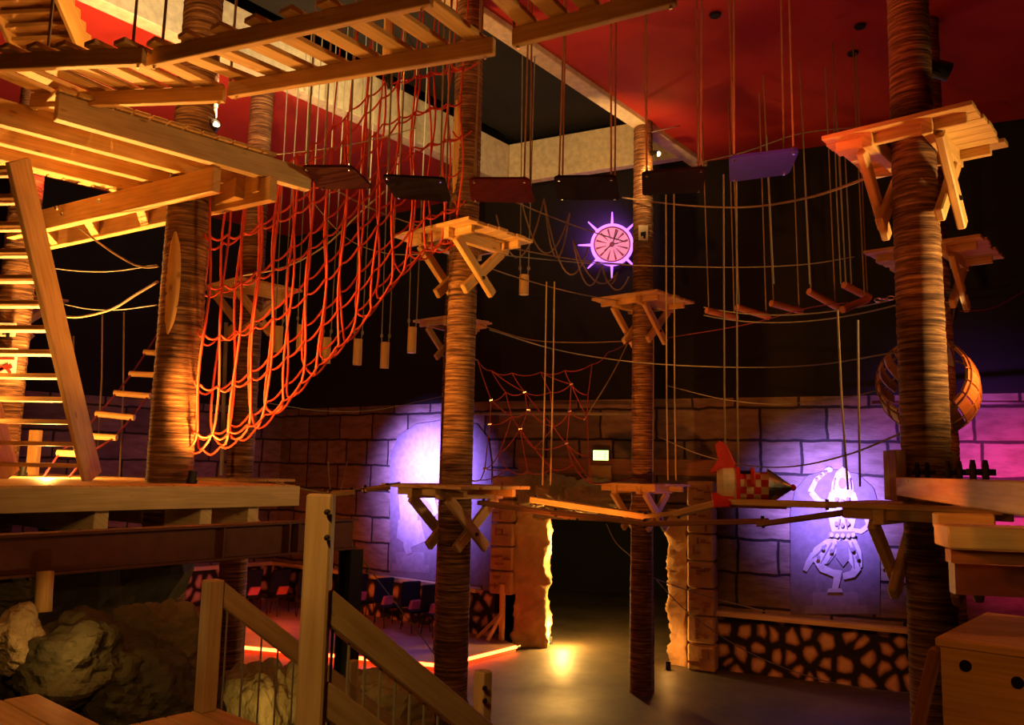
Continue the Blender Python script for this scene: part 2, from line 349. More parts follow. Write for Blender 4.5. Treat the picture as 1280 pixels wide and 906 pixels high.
# ---------------------------------------------------------------- setting: floor, walls, ceiling
b = MB(); b.abox(-14, 14, -2, 30, -.2, 0); o = b.build('floor', FLOOR, kind='structure')
WA = V((-6.0, 22.1, 0)); WB = V((-.25, 17.75, 0)); WC = V((3.60, 15.95, 0)); WD = V((11.5, 12.2, 0)); WL = V((-13.5, 14.2, 0))
def wall(name, p, q, z0, z1, m, th=.3, out=None):
    p = V(p); q = V(q); d = (q - p).normalized(); n = V((-d.y, d.x, 0))
    if n.dot(V((0, 1, 0))) < 0 and out is None: n = -n
    bb = MB(); P0 = xyz(p, z0); Q0 = xyz(q, z0); L = (q - p).length
    f = [xyz(p, z0), xyz(q, z0), xyz(q, z1), xyz(p, z1)]; bk = [x + n * th for x in f]
    uv = [(0, z0), (L, z0), (L, z1), (0, z1)]
    bb.v += [tuple(x) for x in f + bk]
    for fc in [(0, 1, 2, 3), (5, 4, 7, 6), (1, 5, 6, 2), (4, 0, 3, 7), (3, 2, 6, 7), (4, 5, 1, 0)]:
        bb.f.append(fc); bb.uv.append([uv[i % 4] for i in fc])
    return bb.build(name, m, kind='structure')
LEDGE = 1.02; TOPB = 4.95
for nm, p, q in (('back', WA, WB), ('right', WC, WD), ('left', WL, WA)):
    wall('wall_%s_cobbles' % nm, p, q, 0, LEDGE, COBBLE)
    wall('wall_%s_stones' % nm, p, q, LEDGE, TOPB, STONE)
    wall('wall_%s_upper' % nm, p, q, TOPB, CEILZ + 2.2, BLACKW)
    d = (q - p).normalized(); n = V((d.y, -d.x, 0))
    if n.y > 0: n = -n
    bb = MB(); e0 = p + n * .1; e1 = q + n * .1
    if nm == 'back': e1 = p.lerp(q, .95) + n * .1
    if nm == 'right': e0 = p.lerp(q, .03) + n * .1
    bb.beam(xyz(e0, LEDGE), xyz(e1, LEDGE), .2, .09); bb.build('trim_ledge_%s' % nm, PALE, bevel=.006, kind='structure')
# wall with the doorway between back and right walls
dJ0 = V((.80, 17.35, 0)); dJ1 = V((3.02, 16.2, 0)); DTOP = 2.55
dd = (WC - WB).normalized()
wall('wall_door_header', WB, WC, DTOP, TOPB, STONE)
wall('wall_door_upper', WB, WC, TOPB, CEILZ + 2.2, BLACKW)
wall('wall_passage_back', dJ0 + V((-2.5, 8.5, 0)), dJ1 + V((4.5, 8.5, 0)), 0, DTOP + .5, BLACKW)
wall('wall_passage_side', dJ0 + V((-.5, .8, 0)), dJ0 + V((-2.0, 8.5, 0)), 0, DTOP + .5, BLACKW)
b = MB(); b.abox(.3, 7.5, 18.3, 26.5, DTOP + .4, DTOP + .5); b.build('ceiling_passage', BLACKW, kind='structure')
def rough_slab(name, p, q, z0, z1, th, m, seed, amp=.07, side=0):
    """a rough rendered door jamb: box with displaced surface"""
    p = V(p); q = V(q); d = (q - p); L = d.length; d.normalize(); n = V((d.y, -d.x, 0)); n = n if n.y < 0 else -n
    bb = MB(); NX = max(6, int(L / .06)); NZ = 80
    ring = [(i / NX * L, 0) for i in range(NX + 1)] + [(L, j / 8 * th) for j in range(1, 9)] + [((NX - i) / NX * L, th) for i in range(1, NX + 1)] + [(0, th - j / 8 * th) for j in range(1, 8)]
    K = len(ring)
    for j in range(NZ + 1):
        z = z0 + (z1 - z0) * j / NZ
        for (x, t) in ring:
            P = p + d * x - n * t; P.z = z
            k = noise.noise(P * 2.7 + V((seed, 0, 0))) * amp + noise.noise(P * 8 + V((seed, 3, 0))) * amp * .5 + noise.noise(P * 19 + V((seed, 7, 0))) * amp * .3
            dirx = (x / L - .5) * 2
            bb.v.append(tuple(P + d * k * dirx * 1.4 + n * k))
    for j in range(NZ):
        for k in range(K):
            k2 = (k + 1) % K; bb.f.append((j * K + k, j * K + k2, (j + 1) * K + k2, (j + 1) * K + k)); bb.uv.append([(0, 0)] * 4)
    bb.f.append(tuple(NZ * K + k for k in range(K))); bb.uv.append([(0, 0)] * K)
    return bb.build(name, m, smooth=True, kind='structure')
rough_slab('wall_door_jamb_left', V((.12, 17.45, 0)), dJ0, 0, 2.75, .75, JAMB, 3)
rough_slab('wall_door_jamb_right', dJ1, V((3.32, 15.98, 0)), 0, 2.85, .6, JAMB, 9)
# lintel beam over the doorway
b = MB(); nD = V((dd.y, -dd.x, 0)); nD = nD if nD.y < 0 else -nD
b.beam(A(650, 581, 17.6), A(905, 585, 15.75), .22, .30); b.build('trim_lintel_beam', DARKW, bevel=.01, kind='structure')
# stacked glyph blocks beside the doorway
def pillar(name, px, Y, z0, z1, wpx, n, label, seed):
    c = A(px, 700, Y); wd = wpx / F_PX * Y
    o = thing(name, label, 'pillar', xyz(c, z0)); rnd = random.Random(seed)
    hh = (z1 - z0) / n
    for i in range(n):
        bb = MB(); zc = z0 + hh * (i + .5); bb.box(xyz(c, zc), dd * wd / 2, nD * .16, UPZ * (hh / 2 - .012))
        bk = bb.build('stone_block', JAMB, o, bevel=.03)
        gb = MB(); f0 = xyz(c, zc) + nD * .165
        for k in range(5):
            x = rnd.uniform(-.3, .3) * wd; y = rnd.uniform(-.28, .28) * hh
            if rnd.random() < .5: gb.box(f0 + dd * x + UPZ * y, dd * rnd.uniform(.04, .1), nD * .012, UPZ * .018)
            else: gb.box(f0 + dd * x + UPZ * y, dd * .018, nD * .012, UPZ * rnd.uniform(.04, .09))
        gb.build('glyph', DARKW, bk, label='dark carved glyph strokes')
    return o
pillar('glyph_pillar', 878, 15.75, 0, 3.4, 33, 7, 'orange stacked stone pillar with carved glyphs right of dark doorway', 5)
pillar('glyph_pillar', 630, 17.6, 1.0, 3.4, 30, 5, 'violet-lit stacked stone pillar with carved glyphs left of dark doorway', 8)
# ceiling with recess
K1 = Z(660, 236, 6.06); K2 = Z(870, 205, 6.06)
eD = (K2 - Z(622, 38, 6.06)); eD.z = 0; eD.normalize()
def ctop(p):
    q = V((p[0] - K1.x, p[1] - K1.y, 0)); d = V((K2.x - K1.x, K2.y - K1.y, 0)); t = q.dot(d.normalized())
    e = q - d.normalized() * 0
    inside = q.cross(eD).z * d.cross(eD).z > 0 and abs(q.cross(eD).z) < abs(d.cross(eD).z) and q.cross(d).z * eD.cross(d).z < 0
    return CEILZ + (.95 if inside else 0)
def ceil_poly(name, pts, z, m, th=.12):
    bb = MB(); n = len(pts)
    for p in pts: bb.v.append((p[0], p[1], z))
    for p in pts: bb.v.append((p[0], p[1], z + th))
    bb.f.append(tuple(range(n))); bb.uv.append([(p[0], p[1]) for p in pts]); bb.f.append(tuple(range(n, 2 * n))[::-1]); bb.uv.append([(p[0], p[1]) for p in pts])
    for i in range(n):
        j = (i + 1) % n; bb.f.append((j, i, n + i, n + j)); bb.uv.append([(0, 0)] * 4)
    return bb.build(name, m, kind='structure')
J1 = K1 - eD * 19; J2 = K2 - eD * 17
ceil_poly('ceiling', [K2, K2 + eD * 7, V((14, 20, 0)), V((14, -3, 0)), J2], CEILZ, CEIL)
ceil_poly('ceiling_left', [K1 + eD * 9, K1, J1, V((-14, -3, 0)), V((-14, 26, 0))], CEILZ, CEIL)
ceil_poly('ceiling_back', [K1, K1 + eD * 9, K2 + eD * 7, K2], CEILZ, CEIL)
ceil_poly('ceiling_recess', [K1, K2, J2, J1], CEILZ + .95, BLACKW)
qD = (K2 - K1); qD.z = 0; qD.normalize()
b = MB(); b.beam(xyz(K1, CEILZ + .34) - qD * .14 + eD * .1, xyz(J1, CEILZ + .34) - qD * .14, .28, .86); b.build('trim_recess_left', WHITE, bevel=.01, kind='structure')
b = MB(); b.beam(xyz(K1, CEILZ + .34) - eD * .62, xyz(K2, CEILZ + .34) - eD * .62, .2, .86); b.build('trim_recess_back', WHITE, bevel=.01, kind='structure')
b = MB(); b.beam(xyz(K2, CEILZ - .02) + qD * .1, xyz(J2, CEILZ - .02) + qD * .1, .28, .14); b.build('trim_recess_right', WHITE, bevel=.01, kind='structure')
b = MB(); b.beam(xyz(K2, CEILZ + .45) + qD * .1, xyz(J2, CEILZ + .45) + qD * .1, .1, .8); b.build('trim_recess_inner', BLACKW, kind='structure')
# pipe rail along the top of the stone wall
b = MB(); b.tube([A(1090, 503, 13.9), A(1290, 503, 12.6)], .03, 8); tag(b.build('conduit_pipe', PLAINP if False else STEEL), 'thin red conduit pipe high along the right stone wall', 'pipe')
b = MB(); b.tube([A(590, 517, 17.2), A(790, 517, 15.9)], .03, 8); tag(b.build('conduit_pipe', GREYR), 'thin grey conduit pipe above the exit sign', 'pipe')
# raised stage with red light tube
SA = Z(300, 806, -3.55 + .12); SB = Z(552, 829, -3.55 + .12); SC = Z(645, 806, -3.55 + .12)
b = MB(); pts = [V((-9, 18.4, 0)), SA, SB, SC, WB + V((0.1, -.1, 0)), WA, V((-9.0, 19.2, 0))]
n = len(pts)
for p in pts: b.v.append((p.x, p.y, 0.0))
for p in pts: b.v.append((p.x, p.y, .12))
b.f.append(tuple(range(n, 2 * n))); b.uv.append([(p.x, p.y) for p in pts])
for i in range(n):
    j = (i + 1) % n; b.f.append((i, j, n + j, n + i)); b.uv.append([(0, 0)] * 4)
STAGEM = wood('stage_boards', (.26, .13, .07), (.36, .19, .10), (.42, .24, .13))
b.build('floor_stage', STAGEM, kind='structure')
o = thing('light_tube', 'glowing red light tube along the edge of low stage', 'light', xyz(SB, .03))
for p, q in ((SA - (SB - SA) * .3, SB - (SB - SA) * .02), (SB + (SC - SB) * .05, SC)):
    off = V((0, -.05, 0)); bb = MB(); bb.tube([xyz(p, .09) + off, xyz(q, .09) + off], .032, 8); bb.build('tube', LED, o, smooth=True)
bb = MB(); bb.tube([xyz(SC, .09) + V((0, -.05, 0)), xyz(SC, .09) + (SC - SB).normalized() * .12 + V((0, -.05, 0))], .034, 8); bb.build('end_cap', BLACKM, o)
# ---------------------------------------------------------------- murals
def on_wall(p, q, px, py, off=.03):          # pixel -> point on wall line p..q
    d = FW + RT * ((px - 640) / F_PX) + UP * ((453 - py) / F_PX); wd = (q - p).normalized(); n = V((wd.y, -wd.x, 0)); n = n if n.y < 0 else -n
    t = (p + n * off - CAM).dot(n) / d.dot(n); return CAM + d * t
def mural(name, label, p, q, parts, off0=.02):
    wd = (q - p).normalized(); n = V((wd.y, -wd.x, 0)); n = n if n.y < 0 else -n
    pts0 = [on_wall(p, q, *c) for c in parts[0][2]]
    c0 = sum(pts0, V((0, 0, 0))) / len(pts0)
    o = thing(name, label, 'mural', xyz(c0, min(x.z for x in pts0)))
    for i, (pn, m, poly) in enumerate(parts):
        W = [on_wall(p, q, *c) for c in poly]
        P2 = [((x - c0).dot(wd), (x - c0).z) for x in W]
        bb = MB(); cc = c0 + n * ((p - c0).dot(n) + off0 + .0022 * i)
        bb.prism(P2, wd, UPZ, n, cc, .006); bb.build(pn, m, o)
    return o
def limb(pts, w0, w1):                        # tapered band polygon through pixel points
    L = []; R_ = []; N = len(pts)
    for i, (x, y) in enumerate(pts):
        a = pts[max(0, i - 1)]; c = pts[min(N - 1, i + 1)]; dx, dy = c[0] - a[0], c[1] - a[1]; l = math.hypot(dx, dy) or 1
        ww = w0 + (w1 - w0) * i / (N - 1); L.append((x - dy / l * ww / 2, y + dx / l * ww / 2)); R_.append((x + dy / l * ww / 2, y - dx / l * ww / 2))
    return L + R_[::-1]
def ell(x, y, a, c, n=14): return [(x + a * math.cos(2 * math.pi * k / n), y + c * math.sin(2 * math.pi * k / n)) for k in range(n)]
arch_r = [(988, 768), (988, 640), (994, 612), (1010, 594), (1040, 586), (1072, 592), (1092, 610), (1100, 640), (1100, 768)]
fig = [('niche', NICHE, arch_r),
       ('pedestal', MURALD, [(1016, 740), (1072, 740), (1073, 757), (1016, 757)]),
       ('pedestal_base', MURALD, [(1006, 757), (1084, 757), (1085, 767), (1006, 767)]),
       ('headdress', MURAL, [(1038, 620), (1040, 603), (1045, 590), (1053, 583), (1061, 589), (1066, 603), (1068, 621)]),
       ('face', MURALD, ell(1053, 604, 5, 7)),
       ('collar', MURAL, [(1037, 615), (1069, 615), (1074, 629), (1033, 629)]),
       ('raised_arm', MURAL, limb([(1036, 630), (1024, 627), (1014, 615)], 9, 7)),
       ('raised_forearm', MURAL, limb([(1013, 615), (1020, 600), (1030, 591)], 7, 5)),
       ('raised_hand', MURAL, ell(1036, 587, 5, 3.5)),
       ('lowered_arm', MURAL, limb([(1072, 631), (1082, 641), (1087, 656)], 9, 8)),
       ('lowered_forearm', MURAL, limb([(1086, 657), (1076, 664), (1064, 662)], 7, 5)),
       ('torso', MURAL, [(1032, 630), (1074, 630), (1070, 648), (1066, 664), (1040, 664), (1036, 648)]),
       ('chest_band', MURALD, [(1034, 640), (1072, 640), (1071, 645), (1035, 645)]),
       ('belt', MURALD, [(1037, 664), (1068, 664), (1070, 672), (1034, 672)]),
       ('skirt_left', MURAL, [(1034, 673), (1051, 673), (1046, 690), (1036, 704), (1022, 706), (1012, 698), (1018, 684)]),
       ('skirt_right', MURAL, [(1053, 673), (1070, 673), (1077, 690), (1078, 708), (1070, 714), (1060, 700)]),
       ('skirt_middle', MURALD, [(1046, 676), (1060, 676), (1062, 698), (1054, 708), (1045, 696)]),
       ('sash', MURAL, [(1014, 690), (1008, 700), (1004, 712), (1009, 714), (1016, 703), (1021, 694)]),
       ('raised_thigh', MURAL, limb([(1024, 702), (1028, 710), (1044, 717)], 11, 8)),
       ('standing_thigh', MURAL, limb([(1072, 708), (1066, 717), (1054, 720)], 11, 8)),
       ('shin', MURAL, limb([(1048, 712), (1046, 726), (1043, 739)], 10, 7)),
       ('foot', MURAL, [(1036, 735), (1052, 735), (1054, 740), (1034, 740)])]
for pl in ([(1040, 678), (1032, 692), (1026, 704)], [(1045, 680), (1040, 694), (1034, 704)], [(1033, 680), (1024, 690), (1016, 697)], [(1060, 678), (1066, 694), (1068, 710)], [(1065, 677), (1072, 692), (1074, 706)], [(1053, 632), (1053, 640)], [(1044, 598), (1042, 612)], [(1062, 598), (1064, 612)], [(1050, 648), (1048, 660)], [(1057, 648), (1059, 660)]):
    fig.append(('fold', MURALD, limb(pl, 2.2, 1.2)))
for (x, y) in [(1033, 591), (1027, 595), (1022, 600)]: fig.append(('bangle', MURALD, ell(x, y, 2, 2.6, 8)))
for (x, y) in [(1046, 624), (1053, 626), (1060, 624), (1046, 654), (1053, 656), (1060, 654), (1040, 668), (1047, 669), (1054, 669), (1061, 669), (1067, 668), (1030, 684), (1040, 688), (1066, 686), (1072, 696), (1024, 696)]:
    fig.append(('ornament', MURALD if 672 < y or y < 660 else MURAL, ell(x, y, 2.6, 3, 8)))
mural('statue_mural', 'violet-lit painted statue of a dancing figure on pedestal, right wall niche', WC, WD, fig)
arch_l = [(487, 720), (487, 570), (497, 545), (520, 530), (560, 524), (596, 530), (610, 548), (614, 580), (614, 733)]
fl_ = [('niche', NICHE, arch_l), ('pedestal', MURALD, [(495, 690), (530, 690), (530, 706), (495, 704)]), ('pedestal_base', MURALD, [(490, 704), (536, 706), (536, 716), (490, 713)]),
       ('torso', MURALM, [(498, 612), (524, 612), (522, 650), (512, 662), (500, 650)]), ('skirt', MURALM, [(498, 650), (526, 650), (532, 676), (514, 684), (496, 672)]),
       ('arm', MURALM, limb([(526, 615), (540, 625), (545, 640), (534, 652)], 9, 5)), ('leg', MURALM, limb([(512, 672), (508, 682), (512, 692)], 10, 7))]
mural('statue_mural', 'violet-lit painted statue in arched niche behind the middle trunk', WA, WB, fl_)
# ---------------------------------------------------------------- exit sign, ship's wheel
c = A(751, 569, 16.45); o = thing('exit_sign', 'bright green-white lit exit sign box above the doorway', 'sign', c - V((0, 0, .1)))
b = MB(); b.box(c + V((0, .05, 0)), dd * .17, nD * .04, UPZ * .11); b.build('housing', BLACKM, o, bevel=.01)
b = MB(); b.box(c - V((0, 0, 0)) + nD * .0, dd * .155, nD * .004, UPZ * .095); b.build('lit_face', EXITG, o)
b = MB(); b.box(c + nD * .006 + dd * .09, dd * .035, nD * .002, UPZ * .07); b.box(c + nD * .006 - dd * .03, dd * .05, nD * .002, UPZ * .012); b.box(c + nD * .006 - dd * .02, dd * .014, nD * .002, UPZ * .05); b.build('pictogram', EXITP, o)
b = MB(); b.box(c - UPZ * .35 + V((0, .16, 0)), dd * .24, nD * .02, UPZ * .16); tag(b.build('sign_board', JAMB, bevel=.01), 'plain tan board under the lit exit sign', 'board')
wc = A(765, 306, 16.15); wn = (CAM - wc).normalized(); wn.z = 0; wn.normalize(); wx = V((-wn.y, wn.x, 0)); wx = wx if wx.x > 0 else -wx
RW = 23.5 / F_PX * 16.15
o = thing('ship_wheel', 'violet glowing ship wheel with pink face hanging in the dark', 'wheel', wc - UPZ * .6)
b = MB(); b.lathe([(-.03, .0), (-.03, RW), (.03, RW), (.03, 0)], wc, wn, 36); b.build('face', WFACE, o)
b = MB(); b.lathe([(-.05, RW), (-.05, RW * 1.16), (.05, RW * 1.16), (.05, RW)], wc, wn, 40, closed=True); b.build('rim', NEON, o, smooth=False)
b = MB(); b.lathe([(.03, RW * .93), (.03, RW), (.055, RW), (.055, RW * .93)], wc, wn, 40, closed=True); b.build('inner_ring', WLINE, o)
for k in range(8):
    th = math.radians(90 + 45 * k); dr = wx * math.cos(th) + UPZ * math.sin(th)
    b = MB(); b.tube([wc + dr * RW * 1.1, wc + dr * RW * 1.35, wc + dr * RW * 1.6, wc + dr * RW * 1.85], .03, 8, r1=.012); b.build('handle', NEON, o, smooth=True)
for k in range(12):
    th = math.radians(15 + 30 * k); dr = wx * math.cos(th) + UPZ * math.sin(th); dp = wx * -math.sin(th) + UPZ * math.cos(th)
    b = MB(); b.prism([(RW * .3, -.004), (RW * .88, -.02), (RW * .88, .02), (RW * .3, .004)], dr, dp, wn, wc + wn * .034, .006); b.build('ray', WLINE, o)
for th, l, nm in ((68, .85, 'hand'), (222, .55, 'hand'), (10, .35, 'hand')):
    th = math.radians(th); dr = wx * math.cos(th) + UPZ * math.sin(th); b = MB(); b.beam(wc + wn * .05 - dr * .05, wc + wn * .05 + dr * RW * l, .02, .012, up=wn); b.build(nm, BLACKM, o)
b = MB(); b.lathe([(.03, .0), (.03, .05), (.07, .045), (.08, 0)], wc, wn, 16); b.build('hub', WLINE, o)
# ---------------------------------------------------------------- palm trunks
def trunk(x, y, z0, z1, r0, r1, label, seed, extra=None):
    o = thing('palm_pole', label, 'pole', (x, y, z0), 'ringed palm trunk poles')
    bb = MB(); n = 22; H = z1 - z0; N = int(H / .022); rnd = random.Random(seed)
    lob = [rnd.uniform(0, 6.28) for _ in range(3)]
    for i in range(N + 1):
        z = z0 + H * i / N; t = i / N; r = r0 + (r1 - r0) * t
        for k in range(n):
            th = 2 * math.pi * k / n
            rr = r * (1 + .025 * math.sin(2 * th + lob[0] + z) + .02 * math.sin(3 * th + lob[1] - z * .7)) + .008 * noise.noise(V((2 * math.cos(th), 2 * math.sin(th) + seed, z * 22))) + .0022 * math.sin(z * 105 + 2 * math.sin(th + seed) + 5 * noise.noise(V((math.cos(th), math.sin(th), z * 1.5 + seed))))
            bb.v.append((x + rr * math.cos(th), y + rr * math.sin(th), z))
    for i in range(N):
        for k in range(n):
            k2 = (k + 1) % n; bb.f.append((i * n + k, i * n + k2, (i + 1) * n + k2, (i + 1) * n + k))
            us = [k / n * 1.3, (k + 1) / n * 1.3]; zs = [z0 + H * i / N, z0 + H * (i + 1) / N]
            bb.uv.append([(us[0] + seed, zs[0]), (us[1] + seed, zs[0]), (us[1] + seed, zs[1]), (us[0] + seed, zs[1])])
    bb.f.append(tuple(N * n + k for k in range(n))); bb.uv.append([(0, 0)] * n)
    bb.build('bark', BARK, o, smooth=True)
    # stripped smooth patches
    for q in range(0 if extra is None else extra):
        th = math.atan2(-y, -x) + rnd.uniform(-1.1, 1.1); zc = rnd.uniform(z0 + H * .3, z0 + H * .8); hh = rnd.uniform(.35, .7); ww = rnd.uniform(.12, .22); pb = MB(); rr = r0 + (r1 - r0) * ((zc - z0) / H) + .012
        cols = 5; rows = 8
        for j in range(rows + 1):
            v_ = j / rows * 2 - 1; wj = ww * math.sqrt(max(0.02, 1 - v_ * v_)) * (1 + .25 * noise.noise(V((seed, q, j))))
            for i in range(cols + 1):
                a = th + wj / r0 * (i / cols - .5); e = .014 * (1 - abs(i / cols * 2 - 1) ** 3) - .012
                pb.v.append((x + (rr + e) * math.cos(a), y + (rr + e) * math.sin(a), zc + v_ * hh))
        for j in range(rows):
            for i in range(cols):
                a = j * (cols + 1) + i; pb.f.append((a, a + 1, a + cols + 2, a + cols + 1)); pb.uv.append([(pb.v[w_][2], i / 10) for w_ in pb.f[-1]])
        pb.build('bare_patch', PINE, o, smooth=True, label='smooth bare wood patch')
    return o
T1 = A(212, 598, 8.2); T2 = A(571, 600, 10.25); T3 = A(301, 560, 13.1); T4 = A(803, 600, 14.1); T5 = A(1157, 560, 7.05); T6 = A(1172, 420, 10.6); T7 = A(566, 420, 16.4); T8 = A(8, 500, 10.1); T9 = A(16, 420, 15.2)
trunk(T1.x, T1.y, 0, CEILZ, .235, .185, 'thick ringed trunk standing on the lower wooden deck', 1, 1)
trunk(T2.x, T2.y, 0, CEILZ + .9, .20, .165, 'ringed trunk in the centre carrying two diamond platforms', 2, 1)
trunk(T3.x, T3.y, 0, CEILZ, .215, .185, 'ringed trunk behind the red cargo net', 3)
trunk(T4.x, T4.y, 0, CEILZ, .195, .165, 'slim ringed trunk in front of the dark doorway', 4)
trunk(T5.x, T5.y, 0, CEILZ, .205, .165, 'large ringed trunk at right with high square platform', 5)
trunk(T6.x, T6.y, 0, CEILZ, .20, .165, 'trunk mostly hidden directly behind the large right trunk', 6)
trunk(T7.x, T7.y, 0, CEILZ, .19, .16, 'far trunk almost hidden behind the centre trunk', 7)
trunk(T8.x, T8.y, 0, CEILZ, .20, .17, 'trunk behind the lower stairs with white warning sign', 8)
trunk(T9.x, T9.y, 0, CEILZ, .20, .17, 'farthest left trunk hidden behind the signed trunk', 9)
# ---------------------------------------------------------------- platforms on trunks
def platform(c, rel, label, size=1.22, ang=None, seed=0, depth=.62, m=PINE):
    z = EYE + rel; rnd = random.Random(seed); o = thing('tree_platform', label, 'platform', (c.x, c.y, z - .12 - depth), 'square platforms clamped to trunks')
    u = uD; v = vD
    if ang is not None: u = V((math.sin(ang), math.cos(ang), 0)); v = V((math.cos(ang), -math.sin(ang), 0))
    h = size / 2; n = 7; bw = size / n
    C0 = V((c.x, c.y, z))
    for i in range(n):
        e = -h + bw * (i + .5); a0 = -h - rnd.uniform(0, .06); a1 = h + rnd.uniform(0, .06)
        if abs(e) < .2:
            for (p, q) in ((a0, -.21), (.21, a1)):
                bb = MB(); bb.beam(C0 + u * e + v * p + UPZ * -.02, C0 + u * e + v * q + UPZ * -.02, bw - .012, .04); bb.build('plank', m, o, bevel=.004)
        else:
            bb = MB(); bb.beam(C0 + u * e + v * a0 + UPZ * -.02, C0 + u * e + v * a1 + UPZ * -.02, bw - .012, .04); bb.build('plank', m, o, bevel=.004)
    for s in (-1, 1):
        off = v * (s * .235)
        bb = MB(); bb.beam(C0 + off - u * (h * .88) - UPZ * .10, C0 + off + u * (h * .88) - UPZ * .10, .085, .13); bb.build('bearer', m, o, bevel=.006)
        bb = MB(); bb.beam(C0 + u * (s * .42) - v * h * .9 - UPZ * .085, C0 + u * (s * .42) + v * h * .9 - UPZ * .085, .06, .09); bb.build('cross_joist', m, o, bevel=.006)
        for k in (-1, 1):
            top = C0 + off + u * (k * h * .72) - UPZ * .15 + v * (s * (.0 if k > 0 else .075)); bot = C0 + off - u * (k * .22) - UPZ * (.12 + depth) + v * (s * (.0 if k > 0 else .075))
            bb = MB(); bb.beam(top, bot, .07, .125, up=v.cross(bot - top)); br = bb.build('brace', m, o, bevel=.012)
        bb = MB(); bb.lathe([(0, 0), (0, .022), (.02, .02), (.022, 0)], C0 + off + v * (s * .11) - UPZ * (.12 + depth * .72), v * s, 10); bb.build('bolt', BLACKM, o)
    return o
platform(T2, 2.86, 'upper diamond platform on the centre trunk', 1.24, seed=1)
platform(T2, -.21, 'lower platform on the centre trunk in front of violet mural', 1.24, seed=2)
platform(T4, 2.90, 'upper platform on the slim trunk beside the violet wheel', 1.24, seed=3)
platform(T4, -.20, 'lower platform on the slim trunk above the doorway', 1.15, seed=4)
platform(T3, 2.75, 'platform seen through the red cargo net', 1.15, seed=5)
platform(T3, -.24, 'lower platform behind end of lower deck', 1.2, seed=6)
platform(T5, 2.93, 'highest platform on the large right trunk', 1.15, seed=7, depth=.66)
platform(T5, -.22, 'lowest platform on the large right trunk, before statue mural', 1.2, seed=8)
platform(T6, 2.88, 'platform peeking out behind the large right trunk', 1.3, seed=9)
platform(T7, 2.86, 'far platform half hidden behind the centre trunk', 1.1, seed=10)
platform(T9, 2.9, 'platform tip poking out beyond the lower stairs', 1.3, seed=11)
# bird mouth collar at foot of T5
o = thing('trunk_collar', 'boxed wooden collar around the large right trunk above its low platform', 'collar', (T5.x, T5.y, EYE - .21))
for (dx, dy) in ((-.26, -.05), (-.2, .2), (.24, .1)):
    b = MB(); b.beam((T5.x + dx, T5.y + dy, EYE - .2), (T5.x + dx, T5.y + dy, EYE + .22), .09, .12); b.build('upright', DARKW, o, bevel=.006)
# ---------------------------------------------------------------- lower deck, steel beam, rocks
DZ = EYE - .21; eU = V((.61, .79, 0)).normalized(); eV = V((.79, -.61, 0)).normalized(); DR = Z(371, 606, -.21); DR.z = DZ
o = thing('lower_deck', 'lower wooden deck under the stairs and thick left trunk', 'deck', xyz(DR - eU * 2 - eV * 3, DZ - .4))
nb = 26
for i in range(nb):
    e = .08 + i * .145
    p0 = DR - eU * e; L = 6.0
    # leave a hole at trunk
    bb = MB(); t_ = (xyz(T1, DZ) - p0); a = -t_.dot(eV)
    if abs(t_.dot(eU)) < .26:
        bb.beam(p0 - UPZ * .02, p0 - eV * (a - .27) - UPZ * .02, .138, .04); bb.beam(p0 - eV * (a + .27) - UPZ * .02, p0 - eV * L - UPZ * .02, .138, .04)
    else: bb.beam(p0 - UPZ * .02, p0 - eV * L - UPZ * .02, .138, .04)
    bb.build('deck_board', PINE, o, bevel=.004)
bb = MB(); bb.beam(DR + eV * .03 - UPZ * .105, DR + eV * .03 - eU * 3.9 - UPZ * .105, .05, .19); bb.build('fascia', PALE, o, bevel=.005)
for e in (.45, .95, 1.9, 2.8, 3.6):
    bb = MB(); bb.beam(DR - eU * e + eV * -.05 - UPZ * .30, DR - eU * e - eV * 5.5 - UPZ * .30, .12, .2); bb.build('joist', PALE, o, bevel=.006)
bb = MB(); bb.beam(A(-30, 690, 5.7), A(-30, 690, 5.7), .1, .1)
sI0 = xyz(A(-40, 680, 5.6), EYE - .66); sI1 = xyz(A(440, 668, 8.3), EYE - .66)
o = thing('steel_beam', 'dark red steel I-beam under the lower deck', 'beam', sI0.lerp(sI1, .5) - UPZ * .2)
dI = (sI1 - sI0).normalized(); sdI = dI.cross(UPZ)
bb = MB(); bb.beam(sI0, sI1, .02, .26); bb.build('web', STEEL, o)
for s in (-1, 1): bb = MB(); bb.beam(sI0 + UPZ * .135 * s, sI1 + UPZ * .135 * s, .16, .02); bb.build('flange', STEEL, o)
for t in (.56, .76, .79): bb = MB(); bb.beam(sI0.lerp(sI1, t) - UPZ * .125, sI0.lerp(sI1, t) + UPZ * .125, .02, .15, up=dI.cross(UPZ)); bb.build('stiffener', STEEL, o)
pc = sI1; o = thing('steel_column', 'black steel column carrying the end of the red steel beam', 'column', xyz(pc, 0))
for s in (-1, 1): bb = MB(); bb.beam(xyz(pc, 0) + sdI * .075 * s, xyz(pc, EYE - .81) + sdI * .075 * s, .018, .16, up=dI); bb.build('flange', BLACKM, o)
bb = MB(); bb.beam(xyz(pc, 0), xyz(pc, EYE - .81), .014, .14, up=sdI); bb.build('web', BLACKM, o)
bb = MB(); bb.abox(pc.x - .13, pc.x + .13, pc.y - .13, pc.y + .13, 0, .02); bb.build('base_plate', BLACKM, o)
